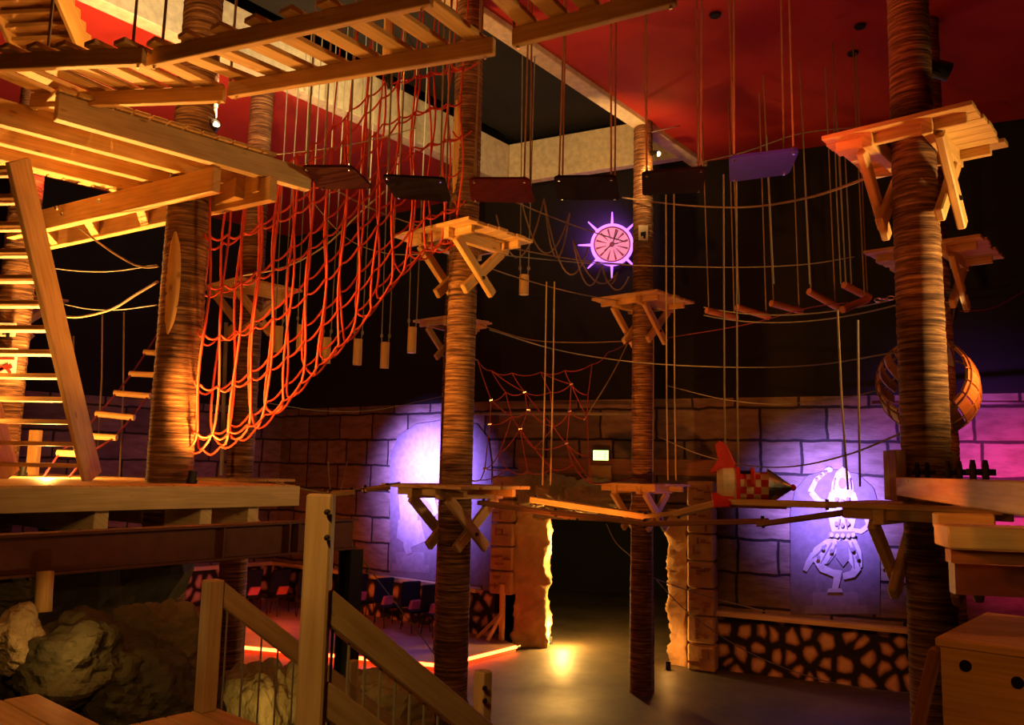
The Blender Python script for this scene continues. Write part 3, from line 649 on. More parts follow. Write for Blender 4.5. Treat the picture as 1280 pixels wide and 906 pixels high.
# rock face
def rock_face(name, line, z0, z1, m, seed, amp, nx=70, nz=40):
    bb = MB(); L = [V(p) for p in line]
    seg = [(L[i + 1] - L[i]).length for i in range(len(L) - 1)]; tot = sum(seg)
    for j in range(nz + 1):
        for i in range(nx + 1):
            s_ = tot * i / nx; k = 0
            while k < len(seg) - 1 and s_ > seg[k]: s_ -= seg[k]; k += 1
            p = L[k].lerp(L[k + 1], min(1, s_ / seg[k])); p.z = z0 + (z1 - z0) * j / nz
            d = (L[k + 1] - L[k]).normalized(); n = V((d.y, -d.x, 0))
            q = V((i / nx * tot * 1.1, j / nz * (z1 - z0) * 1.2, seed))
            cell = noise.voronoi(q * 1.1)[0]; a = amp * (noise.noise(q) * .8 + (cell[1] - cell[0]) * .9 - .3 + .25 * noise.noise(q * 4))
            bb.v.append(tuple(p + n * a))
    for j in range(nz):
        for i in range(nx):
            a = j * (nx + 1) + i; bb.f.append((a, a + 1, a + nx + 2, a + nx + 1)); bb.uv.append([(0, 0)] * 4)
    return bb.build(name, m, kind='structure')
rock_face('wall_rock_left', [V((-5.6, 4.2, 0)), V((-3.95, 6.1, 0)), V((-2.95, 7.72, 0)), V((-3.6, 9.6, 0)), V((-6, 11, 0))], 0, EYE - .8, ROCK, 4, .28)
def boulder(px, py, Y, rad, seed, label, m=ROCKP):
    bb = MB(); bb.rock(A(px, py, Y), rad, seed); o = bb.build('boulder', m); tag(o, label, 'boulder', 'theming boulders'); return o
boulder(95, 830, 5.75, (.42, .3, .30), 1, 'dark green boulder behind corner of the low wooden slab', ROCK)
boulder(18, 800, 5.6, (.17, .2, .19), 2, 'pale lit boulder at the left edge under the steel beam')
boulder(8, 745, 5.95, (.22, .2, .15), 3, 'brown rock ledge just under steel beam at left edge', ROCK)
boulder(190, 822, 6.2, (.38, .32, .36), 4, 'large wedge-shaped olive boulder left of the railing post', ROCKM)
boulder(175, 880, 5.9, (.45, .35, .35), 5, 'squat dark boulder in front of the wedge boulder', ROCK)
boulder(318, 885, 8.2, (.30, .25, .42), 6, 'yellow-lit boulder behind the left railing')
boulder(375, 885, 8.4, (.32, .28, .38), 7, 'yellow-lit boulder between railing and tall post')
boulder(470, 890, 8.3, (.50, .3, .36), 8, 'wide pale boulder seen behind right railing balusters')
boulder(540, 905, 8.6, (.4, .3, .3), 9, 'brown boulder at foot of the centre trunk', ROCK)
bb = MB(); bb.tube([A(54, 765, 5.8), A(55, 740, 5.82), A(57, 714, 5.84)], .055, 10); tag(bb.build('timber_stump', PINE, smooth=True), 'short orange-lit timber stub between rocks and steel beam', 'stump')
light('boulder_light', 'POINT', A(330, 900, 7.6), 5, (1, .6, .12), size=.05)  # bare point light in front of the railing boulders, no housing
# low slab and landing in front
KS = V((-2.4, 4.5, 0)); zS = EYE - 1.2
o = thing('wooden_slab', 'low wooden plank top at the bottom left corner', 'slab', xyz(KS + vD * .8 - uD * .8, zS - .1))
for i in range(9):
    bb = MB(); e = .08 + i * .165; bb.beam(xyz(KS, zS - .025) - uD * e - vD * .0, xyz(KS, zS - .025) - uD * e + vD * 1.05, .16, .05); bb.build('plank', PINE, o, bevel=.005)
for s in (.08, .95): bb = MB(); bb.beam(xyz(KS, zS - .11) + vD * s, xyz(KS, zS - .11) + vD * s - uD * 1.5, .08, .12); bb.build('bearer', DARKW, o)
KL = V((-1.68, 5.06, 0)); zL = EYE - 1.40
o = thing('stair_landing', 'wooden stair landing under the small railing post', 'landing', xyz(KL + vD * .9 - uD * .5, zL - .2))
for i in range(7):
    bb = MB(); e = .07 + i * .145; bb.beam(xyz(KL, zL - .02) - uD * e, xyz(KL, zL - .02) - uD * e + vD * 2.0, .14, .04); bb.build('plank', PINE, o, bevel=.005)
bb = MB(); bb.beam(xyz(KL, zL - .13), xyz(KL, zL - .13) + vD * 2.0, .05, .18); bb.build('fascia', PALE, o, bevel=.005)
for s in (.1, 1.9): bb = MB(); bb.beam(xyz(KL, 0) + vD * s - uD * .12, xyz(KL, zL - .05) + vD * s - uD * .12, .1, .1); bb.build('post', PALE, o)
# railings
def railing(name, label, p0, p1, post_bot, bals, baldrop, hasdown=None, rw=.05, rh=.11):
    o = thing(name, label, 'railing', xyz(p0, post_bot)); bb = MB(); bb.beam(p0, p1, rw, rh); bb.build('handrail', PALE, o, bevel=.006)
    if hasdown: bb = MB(); bb.beam(p0 - UPZ * hasdown, p1 - UPZ * hasdown, rw, rh); bb.build('lower_rail', PALE, o, bevel=.006)
    for i in range(bals):
        t = (i + .7) / bals; q = p0.lerp(p1, t); bb = MB(); bb.tube([q, q - UPZ * baldrop], .006, 6); bb.build('baluster', GREYR, o, label='thin metal baluster')
    return o
r0 = A(270, 736, 4.98); r1 = r0 + uD * 1.55 - UPZ * 1.17
o = railing('stair_railing', 'left stair railing sloping down from the small post', r0, r1, zL, 13, .72)
bb = MB(); bb.beam(xyz(r0 - uD * .02, zL), xyz(r0 - uD * .02, A(265, 725, 4.95).z), .095, .095, up=uD); bb.build('post', PALE, o, bevel=.008)
bb = MB(); q = r0.lerp(r1, .66); bb.beam(q - UPZ * .9, q + UPZ * .22, .05, .07, up=uD); bb.build('post', PALE, o, bevel=.006)
r0 = A(402, 752, 3.2); r1 = r0 + uD * 1.05 - UPZ * .765
o = railing('stair_railing', 'right stair railing sloping down from the tall post', r0, r1, zL - .6, 13, .62, hasdown=.33)
ptop = A(402, 617, 3.2); bb = MB(); bb.beam(xyz(ptop, EYE - 1.6), ptop, .098, .075, up=(0, 1, 0)); bb.build('post', PALE, o, bevel=.008)
for yy in (672, 640): bb = MB(); bb.lathe([(0, 0), (0, .012), (.012, .01), (.014, 0)], A(409, yy, 3.14), (0, -1, 0), 8); bb.build('bolt', BLACKM, o)
pe = A(604, 838, 4.15); bb = MB(); bb.beam(xyz(pe, EYE - 1.8), pe, .066, .066, up=uD); pp = bb.build('end_post', PALE, o, bevel=.006)
for yy in (860, 876): bb = MB(); bb.lathe([(0, 0), (0, .013), (.012, .011), (.013, 0)], A(606, yy, 4.1), (0, -1, 0), 8); bb.build('bolt', BLACKM, pp)
# ---------------------------------------------------------------- stairs
def stair(label, fl, fr, tl, tr, n, wd=.2, th=.045, tread_d=.2, saw=False, m=PINE):
    fl, fr, tl, tr = V(fl), V(fr), V(tl), V(tr)
    o = thing('open_stairs', label, 'stairs', (fl + fr) / 2); run = (tl - fl); run.z = 0; run.normalize()
    for a, c in ((fl, tl), (fr, tr)):
        bb = MB(); d = (c - a).normalized(); side = (fr - fl).normalized(); bb.beam(a, c, th, wd, up=side.cross(d)); bb.build('stringer', m, o, bevel=.006)
        if saw:
            for i in range(n):
                q = a.lerp(c, (i + .5) / n); bb = MB(); nrm = side.cross(d).normalized(); nrm = nrm if nrm.z < 0 else -nrm
                stp = (c - a).length / n * .5
                bb.prism([(-stp, 0), (stp, 0), (stp * .1, stp * .9)], d, -nrm, side, q - nrm * (-wd / 2) * -1, th); bb.build('saw_tooth', m, o)
    for i in range(n):
        t = (i + .6) / n; a = fl.lerp(tl, t); c = fr.lerp(tr, t); bb = MB(); bb.beam(a, c, tread_d, .04); bb.build('tread', m, o, bevel=.004)
    return o
fr = xyz(A(116, 590, 8.25), DZ + .02); fl = xyz(A(12, 590, 8.35), DZ + .02); tr = A(22, 200, 6.75); tl = tr - (fr - fl)
stair('lower open stairs climbing from lower deck at the left edge', fl, fr, tl, tr, 13, wd=.27)
fr = A(118, 92, 7.6); fl = A(40, 95, 7.7); tr = A(62, -40, 6.9); tl = tr - (fr - fl)
stair('upper open stairs above the slatted walkway at top left', fl, fr, tl, tr, 8, saw=True)
# ---------------------------------------------------------------- upper deck on left
o = thing('upper_deck', 'upper wooden deck beams clamped round the thick left trunk', 'deck', xyz(T1, EYE + 2.4) - V((1.2, .3, 0)))
def bpx(name, a, c, wd, ht, m=PINE, lab=None):
    bb = MB(); bb.beam(a, c, wd, ht); bb.build(name, m, o, bevel=.006, label=lab)
P1a = Z(14, 286, 2.62); P1b = Z(268, 226, 2.62); bpx('clamp_beam', P1a, P1b + (P1b - P1a) * .01, .09, .24)
P2a = Z(30, 306, 2.62); P2b = Z(342, 236, 2.62); bpx('clamp_beam', P2a - (P2b - P2a) * .0, P2b, .09, .24)
JB0 = Z(70, 134, 2.86); JB1 = Z(386, 226, 2.86); bpx('joist', JB0, JB1, .10, .22, PALE, 'pale greyish edge joist')
jd = (JB1 - JB0).normalized(); jn = V((-jd.y, jd.x, 0))
for k, (s0, s1) in enumerate(((.30, .62), (.62, .62), (.95, .80))):
    off = jn * (.48 * (k + 1)); a = JB0 + off - jd * 1.2; c = JB0.lerp(JB1, .80) + off; bpx('joist', a, c, .10, .22)
for k in range(13):
    t = .05 + k * .145 * 1.05; a = JB0 + jd * (t) + UPZ * .13
    bpx('deck_board', a - jn * .1, a + jn * 2.3, .14, .035)
for (px, py, rel) in ((328, 228, 2.70), (300, 235, 2.66)):
    a = Z(px, py, rel); bpx('blocking', a, a + jn * .7, .1, .2)
for t in (.18, .42, .68):
    a = P1a.lerp(P1b, t); c = P2a.lerp(P2b, t * .78 + .02); bb = MB(); bb.beam(a, c, .09, .2); bb.build('blocking', PINE, o, bevel=.006)
# bolts on the beams
for px, py in ((75, 262), (82, 270), (128, 253)):
    bb = MB(); bb.lathe([(0, 0), (0, .025), (.02, .02), (.022, 0)], Z(px, py, 2.62) - V((0, .06, 0)), (0, -1, 0), 8); bb.build('bolt', CHROME, o)
# ---------------------------------------------------------------- hanging slatted walkway
def walkway(label, n0, n1, f0, f1, nsl, ropes, bolts=True):
    o = thing('slatted_walkway', label, 'walkway', (n0 + n1 + f0 + f1) / 4 - UPZ * .1, 'hanging slatted walkway sections')
    for a, c in ((n0, n1), (f0, f1)):
        bb = MB(); bb.beam(a, c, .06, .13); s = bb.build('stringer', PINE, o, bevel=.006)
        for t in (.03, .97): bb = MB(); q = a.lerp(c, t); bb.tube([q - UPZ * .085, q + UPZ * .08], .012, 8); bb.build('bolt', CHROME, s)
    for i in range(nsl):
        t = (i + .5) / nsl; a = n0.lerp(n1, t); c = f0.lerp(f1, t); e = (c - a).normalized(); bb = MB(); bb.beam(a - e * .10 + UPZ * .085, c + e * .08 + UPZ * .085, .135, .04); bb.build('slat', PINE, o, bevel=.005)
    for q in ropes: bb = MB(); bb.tube([q, xyz(q, ctop(q) - .02) + V((.02, 0, 0))], .011, 6); bb.build('suspension_rope', ROPE, o)
    return o
n0, n1, f0, f1 = Z(-70, 82, 3.0), Z(181, 71, 3.0), Z(40, 127, 3.0), Z(281, 118, 3.0)
walkway('left walkway section running out of the picture at top left', n0, n1, f0, f1, 7, [Z(60, 60, 3.1), Z(166, 57, 3.1)])
n0, n1, f0, f1 = Z(184, 75, 3.05), Z(540, -4, 3.05), Z(287, 113, 3.05), Z(618, 58, 3.05)
walkway('middle walkway section crossing in front of the thick left trunk', n0, n1, f0, f1, 8, [Z(203, 57, 3.15), f0 + UPZ * .05])
n0, n1, f0, f1 = Z(560, -30, 3.05), Z(760, -80, 3.05), Z(642, 48, 3.05), Z(845, -6, 3.05)
walkway('right walkway section leaving through top of the picture', n0, n1, f0, f1, 5, [f0 + UPZ * .05])
# ---------------------------------------------------------------- swing boards
def swing(corners, m, label, rel0=2.9, rel1=2.83):
    nl, nr, fr, fl = corners; P = [Z(*nl, rel0), Z(*nr, rel0), Z(*fr, rel1), Z(*fl, rel1)]
    c = sum(P, V()) / 4; o = thing('swing_board', label, 'swing board', c, 'hanging swing boards')
    # rounded outline
    pts = []
    for i in range(4):
        a, q, d = P[i - 1], P[i], P[(i + 1) % 4]; e0 = (a - q).normalized() * .05; e1 = (d - q).normalized() * .05
        pts += [q + e0, q + (e0 + e1) * .29, q + e1]
    bb = MB(); n = len(pts)
    for p in pts: bb.v.append(tuple(p))
    for p in pts: bb.v.append(tuple(p + UPZ * .025))
    bb.f.append(tuple(range(n))[::-1]); bb.uv.append([(0, 0)] * n); bb.f.append(tuple(range(n, 2 * n))); bb.uv.append([(0, 0)] * n)
    for i in range(n): j = (i + 1) % n; bb.f.append((i, j, n + j, n + i)); bb.uv.append([(0, 0)] * 4)
    bb.build('board', m, o)
    ed = MB()
    for i in range(4):
        q = P[i].lerp(c, .16); bb = MB(); bb.tube([q - UPZ * .018, q + UPZ * .05], .014, 8); bb.build('bolt', CHROME, o)
        bb = MB(); bb.tube([q + UPZ * .02, xyz(q, ctop(q) - .01) + V((random.uniform(-.06, .06), random.uniform(-.05, .05), 0))], .0105, 6); bb.build('rope', ROPE, o)
    return o
swing([(376, 209), (440, 209), (467, 236), (400, 237)], PANELD, 'dark red-brown swing board at the end of the upper deck beam')
swing([(477, 220), (556, 224), (564, 253), (494, 248)], PANELB, 'black swing board left of the centre trunk')
swing([(586, 224), (661, 224), (669, 254), (589, 252)], PANELR, 'wine-red swing board crossing in front of the centre trunk')
swing([(692, 222), (770, 221), (775, 250), (697, 250)], PANELB, 'dark swing board above the violet wheel')
swing([(802, 217), (883, 210), (879, 240), (803, 245)], PANELB, 'black swing board in front of the slim trunk top')
swing([(911, 198), (1000, 187), (986, 218), (912, 228)], PANELP, 'violet swing board nearest the high right platform')
# ---------------------------------------------------------------- red cargo net
def lerp_tab(tab, x):
    for i in range(len(tab) - 1):
        if x <= tab[i + 1][0]:
            t = (x - tab[i][0]) / (tab[i + 1][0] - tab[i][0]); return tab[i][1] + (tab[i + 1][1] - tab[i][1]) * t
    return tab[-1][1]
BOT = [(243, 560), (275, 563), (315, 545), (345, 522), (375, 490), (400, 462), (440, 420), (480, 365), (515, 325), (545, 312), (562, 306)]
TOPF = [(243, 240), (290, 232), (345, 212), (400, 185), (440, 140), (480, 104), (520, 92), (562, 86)]
TOPB = [(243, 250), (290, 240), (345, 205), (400, 170), (440, 128), (480, 98), (520, 90), (562, 84)]
nN = V((.78, -.63, 0))
def net_pt(px, k):                          # k in -1..1 from front top round the bottom to back top
    s = (px - 243) / 319; Y = 8.15 + 1.75 * s; zb = A(px, lerp_tab(BOT, px), Y).z
    pc = A(px, 400, Y); half = .17 * (1 - .45 * s)
    zt = A(px, lerp_tab(TOPF if k < 0 else TOPB, px), Y).z
    a = abs(k); bz = .25
    if a < bz: ang = a / bz * math.pi / 2; off = half * math.sin(ang); z = zb + half * 1.6 * (1 - math.cos(ang))
    else: z0_ = zb + half * 1.6; off = half * (1 + .15 * math.sin((a - bz) * 4)); z = z0_ + (zt - z0_) * (a - bz) / (1 - bz)
    sg = -1 if k < 0 else 1
    return V((pc.x - nN.x * off * sg, pc.y - nN.y * off * sg, z))
o = thing('cargo_net', 'large red rope cargo net trough from left trunk to centre trunk', 'net', net_pt(300, 0))
PX = [243 + 319 * i / 15 for i in range(16)]
for px in PX:
    ks = [-1 + 2 * i / 32 for i in range(33)]
    bb = MB(); pts = [net_pt(px + 3 * math.sin(i * .7 + px), k) for i, k in enumerate(ks)]; bb.tube(pts, .0125, 6); bb.build('cross_rope', NET, o, smooth=True)
for k in (-1, -.84, -.68, -.52, -.36, -.18, 0, .18, .36, .52, .68, .84, 1):
    pts = []
    for i in range(15):
        for j in range(6):
            t = j / 6; px = PX[i] + (PX[i + 1] - PX[i]) * t; p = net_pt(px, k); p.z -= .045 * 4 * t * (1 - t); pts.append(p)
    pts.append(net_pt(PX[-1], k)); bb = MB(); bb.tube(pts, .0115, 6); bb.build('long_rope', NET, o, smooth=True)
for i, px in enumerate(PX[8:]):               # hangers up to the walkway level and ceiling
    for k in (-1, 1): p = net_pt(px, k); bb = MB(); bb.tube([p, xyz(p, min(CEILZ, p.z + 1.2)) + V((.05, 0, 0))], .009, 5); bb.build('hanger', NET, o)
for k in (-1, -.68, -.36, 0, .36, .68, 1):     # gathered end round the centre trunk
    p = net_pt(PX[-1], k); q = V((T2.x - .05 + .17 * k, T2.y - .19, p.z + .15)); bb = MB(); bb.tube(cat(p, q, .05, 6), .011, 6); bb.build('lashing', NET, o)
for k in (-.84, -.52, -.36, -.18, .18, .36, .52, .84):
    p = net_pt(PX[0], k); q = V((T1.x + .19, T1.y - .05, p.z + .06)); bb = MB(); bb.tube(cat(p, q, .04, 6), .0125, 6); bb.build('lashing', NET, o)
# ---------------------------------------------------------------- dark red spider net
o = thing('climbing_net', 'dark red irregular climbing net between centre and slim trunks', 'net', A(680, 590, 12.6))
rows = [[(597, 450), (614, 463), (640, 466), (676, 465), (706, 463), (740, 455), (760, 440)],
        [(614, 500), (632, 490), (656, 490), (688, 490), (714, 480), (735, 493)],
        [(612, 530), (640, 520), (660, 512), (692, 533), (712, 514), (734, 522)],
        [(606, 586), (624, 566), (650, 536), (668, 560), (708, 554), (736, 570)],
        [(600, 600), (634, 586), (660, 590), (690, 586), (716, 580), (740, 604)]]
def e_(a, c, sag=.05):
    bb = MB(); bb.tube(cat(A(*a, 12.6), A(*c, 12.6), sag, 5), .0085, 5); bb.build('strand', DNET, o)
for r in rows:
    for a, c in zip(r, r[1:]): e_(a, c)
for i in range(4):
    A_, B_ = rows[i], rows[i + 1]
    for j in range(min(len(A_), len(B_))):
        e_(A_[j], B_[j], .02)
        if j + 1 < len(B_) and (i + j) % 2: e_(A_[j], B_[j + 1], .02)
for a, c in (((760, 440, 12.6), (790, 424, 14.0)), ((597, 450, 12.6), (584, 436, 10.4)), ((740, 604, 12.6), (792, 596, 13.9)), ((600, 600, 12.6), (580, 596, 10.4))):
    bb = MB(); bb.tube(cat(A(*a), A(*c), .03, 5), .0105, 5); bb.build('anchor_rope', DNET, o)
for r in rows[1:4]:
    for (x, y) in r[::2]:
        bb = MB(); p = A(x, y, 12.6); bb.tube([p - V((.025, 0, 0)), p + V((.025, 0, .01))], .02, 8); bb.build('rope_clamp', CHROME, o, label='small bright metal clamp')
# ---------------------------------------------------------------- garland rope bridge behind
o = thing('loop_bridge', 'row of hanging tan rope loops left of the violet wheel', 'rope bridge', A(690, 345, 13))
tops = [(620, 268, 11.4), (652, 252, 11.8), (680, 248, 12.1), (712, 266, 12.5), (716, 300, 12.6), (735, 310, 12.9), (752, 332, 13.1), (772, 340, 13.4), (786, 346, 13.6)]
for (a, c), sg in zip([(0, 2), (1, 3), (2, 3), (2, 5), (4, 6), (4, 7), (6, 8), (6, 7)], [.75, .7, .8, .75, .5, .4, .3, .25]):
    bb = MB(); bb.tube(cat(A(*tops[a]), A(*tops[c]), sg, 14), .012, 6); bb.build('loop', ROPE, o, smooth=True)
for (a, c) in (((600, 232, 10.6), (782, 302, 13.8)), ((600, 300, 10.6), (782, 330, 13.8)), ((600, 331, 10.6), (775, 376, 13.7))):
    bb = MB(); bb.tube(cat(A(*a), A(*c), .06, 14), .009, 6); bb.build('carrier_rope', ROPE, o)
# ---------------------------------------------------------------- hanging log pieces
LOGS = [(348, 424, 300, 'hanging log leftmost of the row, behind the cargo net'), (376, 422, 270, 'hanging log second of the row, behind red loops'), (408, 438, 320, 'hanging log third of the row, between the net loops'), (447, 440, 300, 'hanging log below the edge of the cargo net'), (481, 444, 250, 'hanging log lowest of the row, clear of the net'), (515, 425, 260, 'hanging log right end of the row, beside half hidden platform'), (655, 356, 240, 'single hanging log right of the centre trunk')]
for (px, py, ty, lab) in LOGS:
    c = A(px, py, 12.8 if px < 600 else 11.6); o = thing('hanging_log', lab, 'log', c - UPZ * .21, 'logs hung on ropes'); h = .20 if px < 600 else .14
    bb = MB(); bb.tube([c - UPZ * h, c - UPZ * h * .3, c + UPZ * h * .4, c + UPZ * h], .068, 12); bb.build('log', PINE, o)
    for s in (-1, 1):
        bb = MB(); bb.tube([c + UPZ * h * .8 + V((.05 * s, -.03, 0)), c + UPZ * (h + .12) + V((.06 * s, 0, 0)), xyz(c, ctop(c)) + V((.09 * s, 0, 0))], .009, 5); bb.build('rope', GREYR, o)
        bb = MB(); bb.lathe([(-.03, .016), (0, .024), (.03, .016)], c + UPZ * (h + .10) + V((.06 * s, 0, 0)), (0, 0, 1), 8); bb.build('knot', GREYR, o)
# ---------------------------------------------------------------- log steps to right
STEPS = [((883, 388), (921, 397), 13.0, 'first log step beside the slim trunk platform'), ((921, 384), (961, 396), 12.7, 'second log step from the slim trunk'), ((964, 379), (1002, 389), 12.3, 'third log step from the slim trunk'), ((1011, 364), (1047, 384), 11.8, 'tilted log step left of the crossed pair'), ((1055, 356), (1087, 372), 11.3, 'upper log of the crossed pair near the right trunk'), ((1053, 387), (1084, 374), 11.0, 'lower log of the crossed pair near the right trunk')]
for i, (a, c, Y, lab) in enumerate(STEPS):
    p = A(*a, Y - .12); q = A(*c, Y + .12); o = thing('log_step', lab, 'log step', (p + q) / 2 - UPZ * .05, 'hanging log steps')
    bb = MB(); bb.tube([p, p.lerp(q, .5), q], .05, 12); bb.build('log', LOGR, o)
    for t in ((.08, .92) if i < 5 else (.9,)):
        s = p.lerp(q, t); bb = MB(); bb.tube([s + UPZ * .03, xyz(s, ctop(s) - .01) + V((-.1 + .05 * t, 0, 0))], .0095, 5); bb.build('rope', ROPE, o)
for a in (((880, 384, 13.2), (1132, 370, 10.4)), ((880, 394, 13.2), (1132, 378, 10.2))):
    bb = MB(); bb.tube(cat(A(*a[0]), A(*a[1]), .18, 16), .010, 6); tag(bb.build('support_cable', GREYR), 'upper cable under the log steps' if a[0][1] == 384 else 'lower cable under the log steps', 'cable')
o = thing('chain_shackle', 'bright metal chain links at the trunk end of log steps', 'chain', A(1112, 374, 10.4))
for k in range(4):
    c = A(1098 + k * 8, 375 - k * 1.3, 10.5); bb = MB(); ax = V((0, 0, 1)) if k % 2 else V((0, 1, 0)); a2 = V((1, 0, 0)).cross(ax)
    pts = [c + V((1, 0, 0)) * .05 * math.cos(t * math.pi / 5) + a2 * .025 * math.sin(t * math.pi / 5) for t in range(11)]; bb.tube(pts, .009, 6); bb.build('link', CHROME, o)
# ---------------------------------------------------------------- rope ladder left
o = thing('rope_ladder', 'slanting rope ladder with yellow rungs left of the thick trunk', 'rope ladder', xyz(A(68, 592, 9.6), DZ))
RUN = [((72, 566), (112, 568), 9.7), ((97, 544), (146, 547), 10.0), ((120, 517), (168, 522), 10.3), ((143, 491), (188, 495), 10.6), ((162, 467), (206, 469), 10.9), ((180, 440), (222, 443), 11.2)]
L0 = [xyz(A(55, 588, 9.4), DZ)]; L1 = [xyz(A(87, 588, 9.4), DZ)]
for a, c, Y in RUN:
    p = A(*a, Y); q = A(*c, Y); bb = MB(); bb.tube([p, p.lerp(q, .5), q], .038, 10); bb.build('rung', PINE, o); L0.append(p.lerp(q, .06)); L1.append(p.lerp(q, .94))
L0.append(A(200, 412, 11.5)); L1.append(A(244, 414, 11.5))
for L_ in (L0, L1): bb = MB(); bb.tube(L_, .012, 6); bb.build('side_rope', DNET, o)
# hanging rope ends left of trunk
for i, (px, y0, y1, lab) in enumerate([(92, 420, 500, 'short hanging rope stub beside lower stairs'), (128, 393, 560, 'left of two slack ropes between stairs and thick trunk'), (155, 390, 600, 'right of two slack ropes between stairs and thick trunk')]):
    bb = MB(); bb.tube([A(px, y0, 11.5), A(px - 1, (y0 + y1) / 2, 11.5), A(px - 6, y1, 11.5)], .011, 6); tag(bb.build('hanging_rope', ROPE), lab, 'rope')
# ---------------------------------------------------------------- cables across
def cable(label, pts, r=.009, m=GREYR, name='cable'):
    bb = MB(); bb.tube(spline([A(*p) for p in pts], 8), r, 6); tag(bb.build(name, m, smooth=True), label, 'cable')
cable('thick pale rope sagging below violet board to the right platform', [(778, 247, 13.9), (850, 256, 12.6), (930, 259, 10.6), (1010, 247, 8.8), (1088, 221, 7.3)], .013, ROPE)
cable('thin cable below swing boards towards the platform behind right trunk', [(600, 316, 10.6), (740, 329, 12.4), (900, 334, 12.0), (1000, 331, 11.2), (1068, 321, 10.3)], .008)
cable('cable running level at mid height to the barrel', [(612, 412, 10.9), (700, 438, 12.0), (800, 453, 12.2), (920, 459, 11.4), (1020, 456, 10.6), (1122, 440, 9.4)], .009)
cable('warm rope sagging from the half hidden platform to slim trunk', [(600, 406, 16.0), (660, 424, 15.6), (720, 428, 15.0), (790, 426, 14.2)], .011, ROPE)
cable('rope rising from slim trunk brace to the crossed log steps', [(835, 422, 13.9), (930, 406, 12.6), (1010, 385, 11.7), (1060, 378, 11.0)], .009, DNET)
cable('faint cable sagging high behind the barrel', [(834, 482, 13.6), (900, 498, 12.9), (970, 505, 12.0), (1060, 496, 10.8), (1110, 484, 10.3)], .008)
cable('pale rope sagging behind the rocket nose to the right trunk', [(822, 545, 13.8), (870, 566, 12.4), (930, 581, 11), (990, 583, 9.8), (1060, 568, 8.4), (1132, 539, 7.2)], .009)
cable('thick pale rope curving up to the thick left trunk', [(66, 394, 9.6), (100, 396, 9.3), (140, 386, 8.9), (170, 368, 8.5), (197, 352, 8.2)], .014, ROPE)
cable('thin rope from upper deck beam down to the thick trunk', [(98, 284, 8.6), (130, 308, 8.5), (160, 327, 8.4), (180, 334, 8.3), (198, 333, 8.2)], .010, ROPE)
cable('faint upper wire left of the thick trunk', [(40, 331, 9.6), (90, 338, 9.2), (140, 339, 8.8), (196, 331, 8.2)], .007)
cable('faint lower wire left of the thick trunk', [(70, 378, 10.2), (110, 386, 10), (150, 387, 9.6), (196, 381, 8.6)], .007)
cable('tan rope sweeping diagonally through the red cargo net', [(300, 345, 10.5), (355, 334, 10.4), (405, 308, 10.3), (450, 266, 10.2), (482, 238, 10.1)], .011, ROPE)
cable('thin wire from swing board down to the upper diamond platform', [(415, 235, 9.0), (470, 263, 9.5), (540, 288, 10.1)], .007)
cable('thin wire behind the cargo net to the centre trunk', [(385, 245, 11.5), (430, 295, 11.5), (480, 316, 11.3), (540, 318, 10.6)], .007)
cable('faint wire crossing the dark gap below the cargo net', [(330, 503, 13.2), (400, 513, 14.5), (470, 512, 15.4), (560, 494, 16.3)], .007)
cable('guy rope slanting from slim trunk brace to the climbing net', [(785, 428, 14.0), (764, 470, 13.5), (730, 525, 12.8)], .010, ROPE)
cable('guy line from the doorway beam to the slim trunk', [(758, 655, 14.9), (770, 678, 14.5), (792, 698, 14.2)], .008)
cable('guy line from slim trunk down to the right floor', [(818, 722, 14.0), (860, 765, 13.6), (930, 812, 13.1), (1010, 845, 12.6), (1090, 862, 12.2), (1140, 866, 12.0)], .008)
cable('short cable along right ledge by the glyph pillar', [(815, 722, 14.0), (880, 744, 14.8), (960, 765, 14.6)], .008)
cable('wire slanting down from steel column toward the stage', [(420, 655, 8.4), (480, 735, 9.0), (530, 800, 9.5), (560, 842, 9.9)], .005)
cable('red cable at right edge behind the right trunk', [(1200, 389, 10.3), (1240, 385, 10.5), (1280, 364, 10.6), (1300, 350, 10.6)], .008, DNET)
cable('thin safety wire above the swing boards', [(345, 193, 9.2), (420, 184, 9.0), (480, 171, 8.9), (520, 160, 8.8)], .006)
cable('safety wire rising to the high right platform', [(815, 165, 13.5), (850, 157, 13.0)], .008)
cable('stay wire with rope hangers behind violet board', [(860, 206, 9.5), (930, 190, 9.5), (1000, 167, 9.4), (1080, 158, 9.3), (1130, 152, 9.2)], .006)
for px, a, c, Y, lab in [(682, 352, 606, 10.6, 'left rope of the pair above the lower plank bridge centre'), (692, 352, 606, 10.6, 'right rope of the pair above the lower plank bridge centre'), (905, 398, 590, 9.6, 'left rope holding the checkered rocket'), (921, 398, 590, 9.5, 'right rope holding the checkered rocket'), (1050, 388, 612, 8.2, 'left long rope in front of the statue mural'), (1073, 400, 608, 8.2, 'right long rope in front of the statue mural'), (833, 400, 600, 11, 'left of two long ropes right of slim trunk'), (843, 400, 600, 11, 'right of two long ropes right of slim trunk'), (411, 577, 612, 9.2, 'left short rope above plank steps right of lower deck'), (432, 577, 612, 9.2, 'right short rope above plank steps right of lower deck')]:
    dx = 10 if px in (1050,) else (-4 if px in (682, 692) else (2 if px != 432 else -6))
    bb = MB(); bb.tube([A(px - dx * .3, a - (180 if 830 < px < 1000 else 0), Y), A(px + dx * .2, (a + c) / 2, Y), A(px + dx, c, Y)], .0105 if px > 440 else .007, 6)
    ob = bb.build('hanging_rope', ROPE); tag(ob, lab, 'rope')
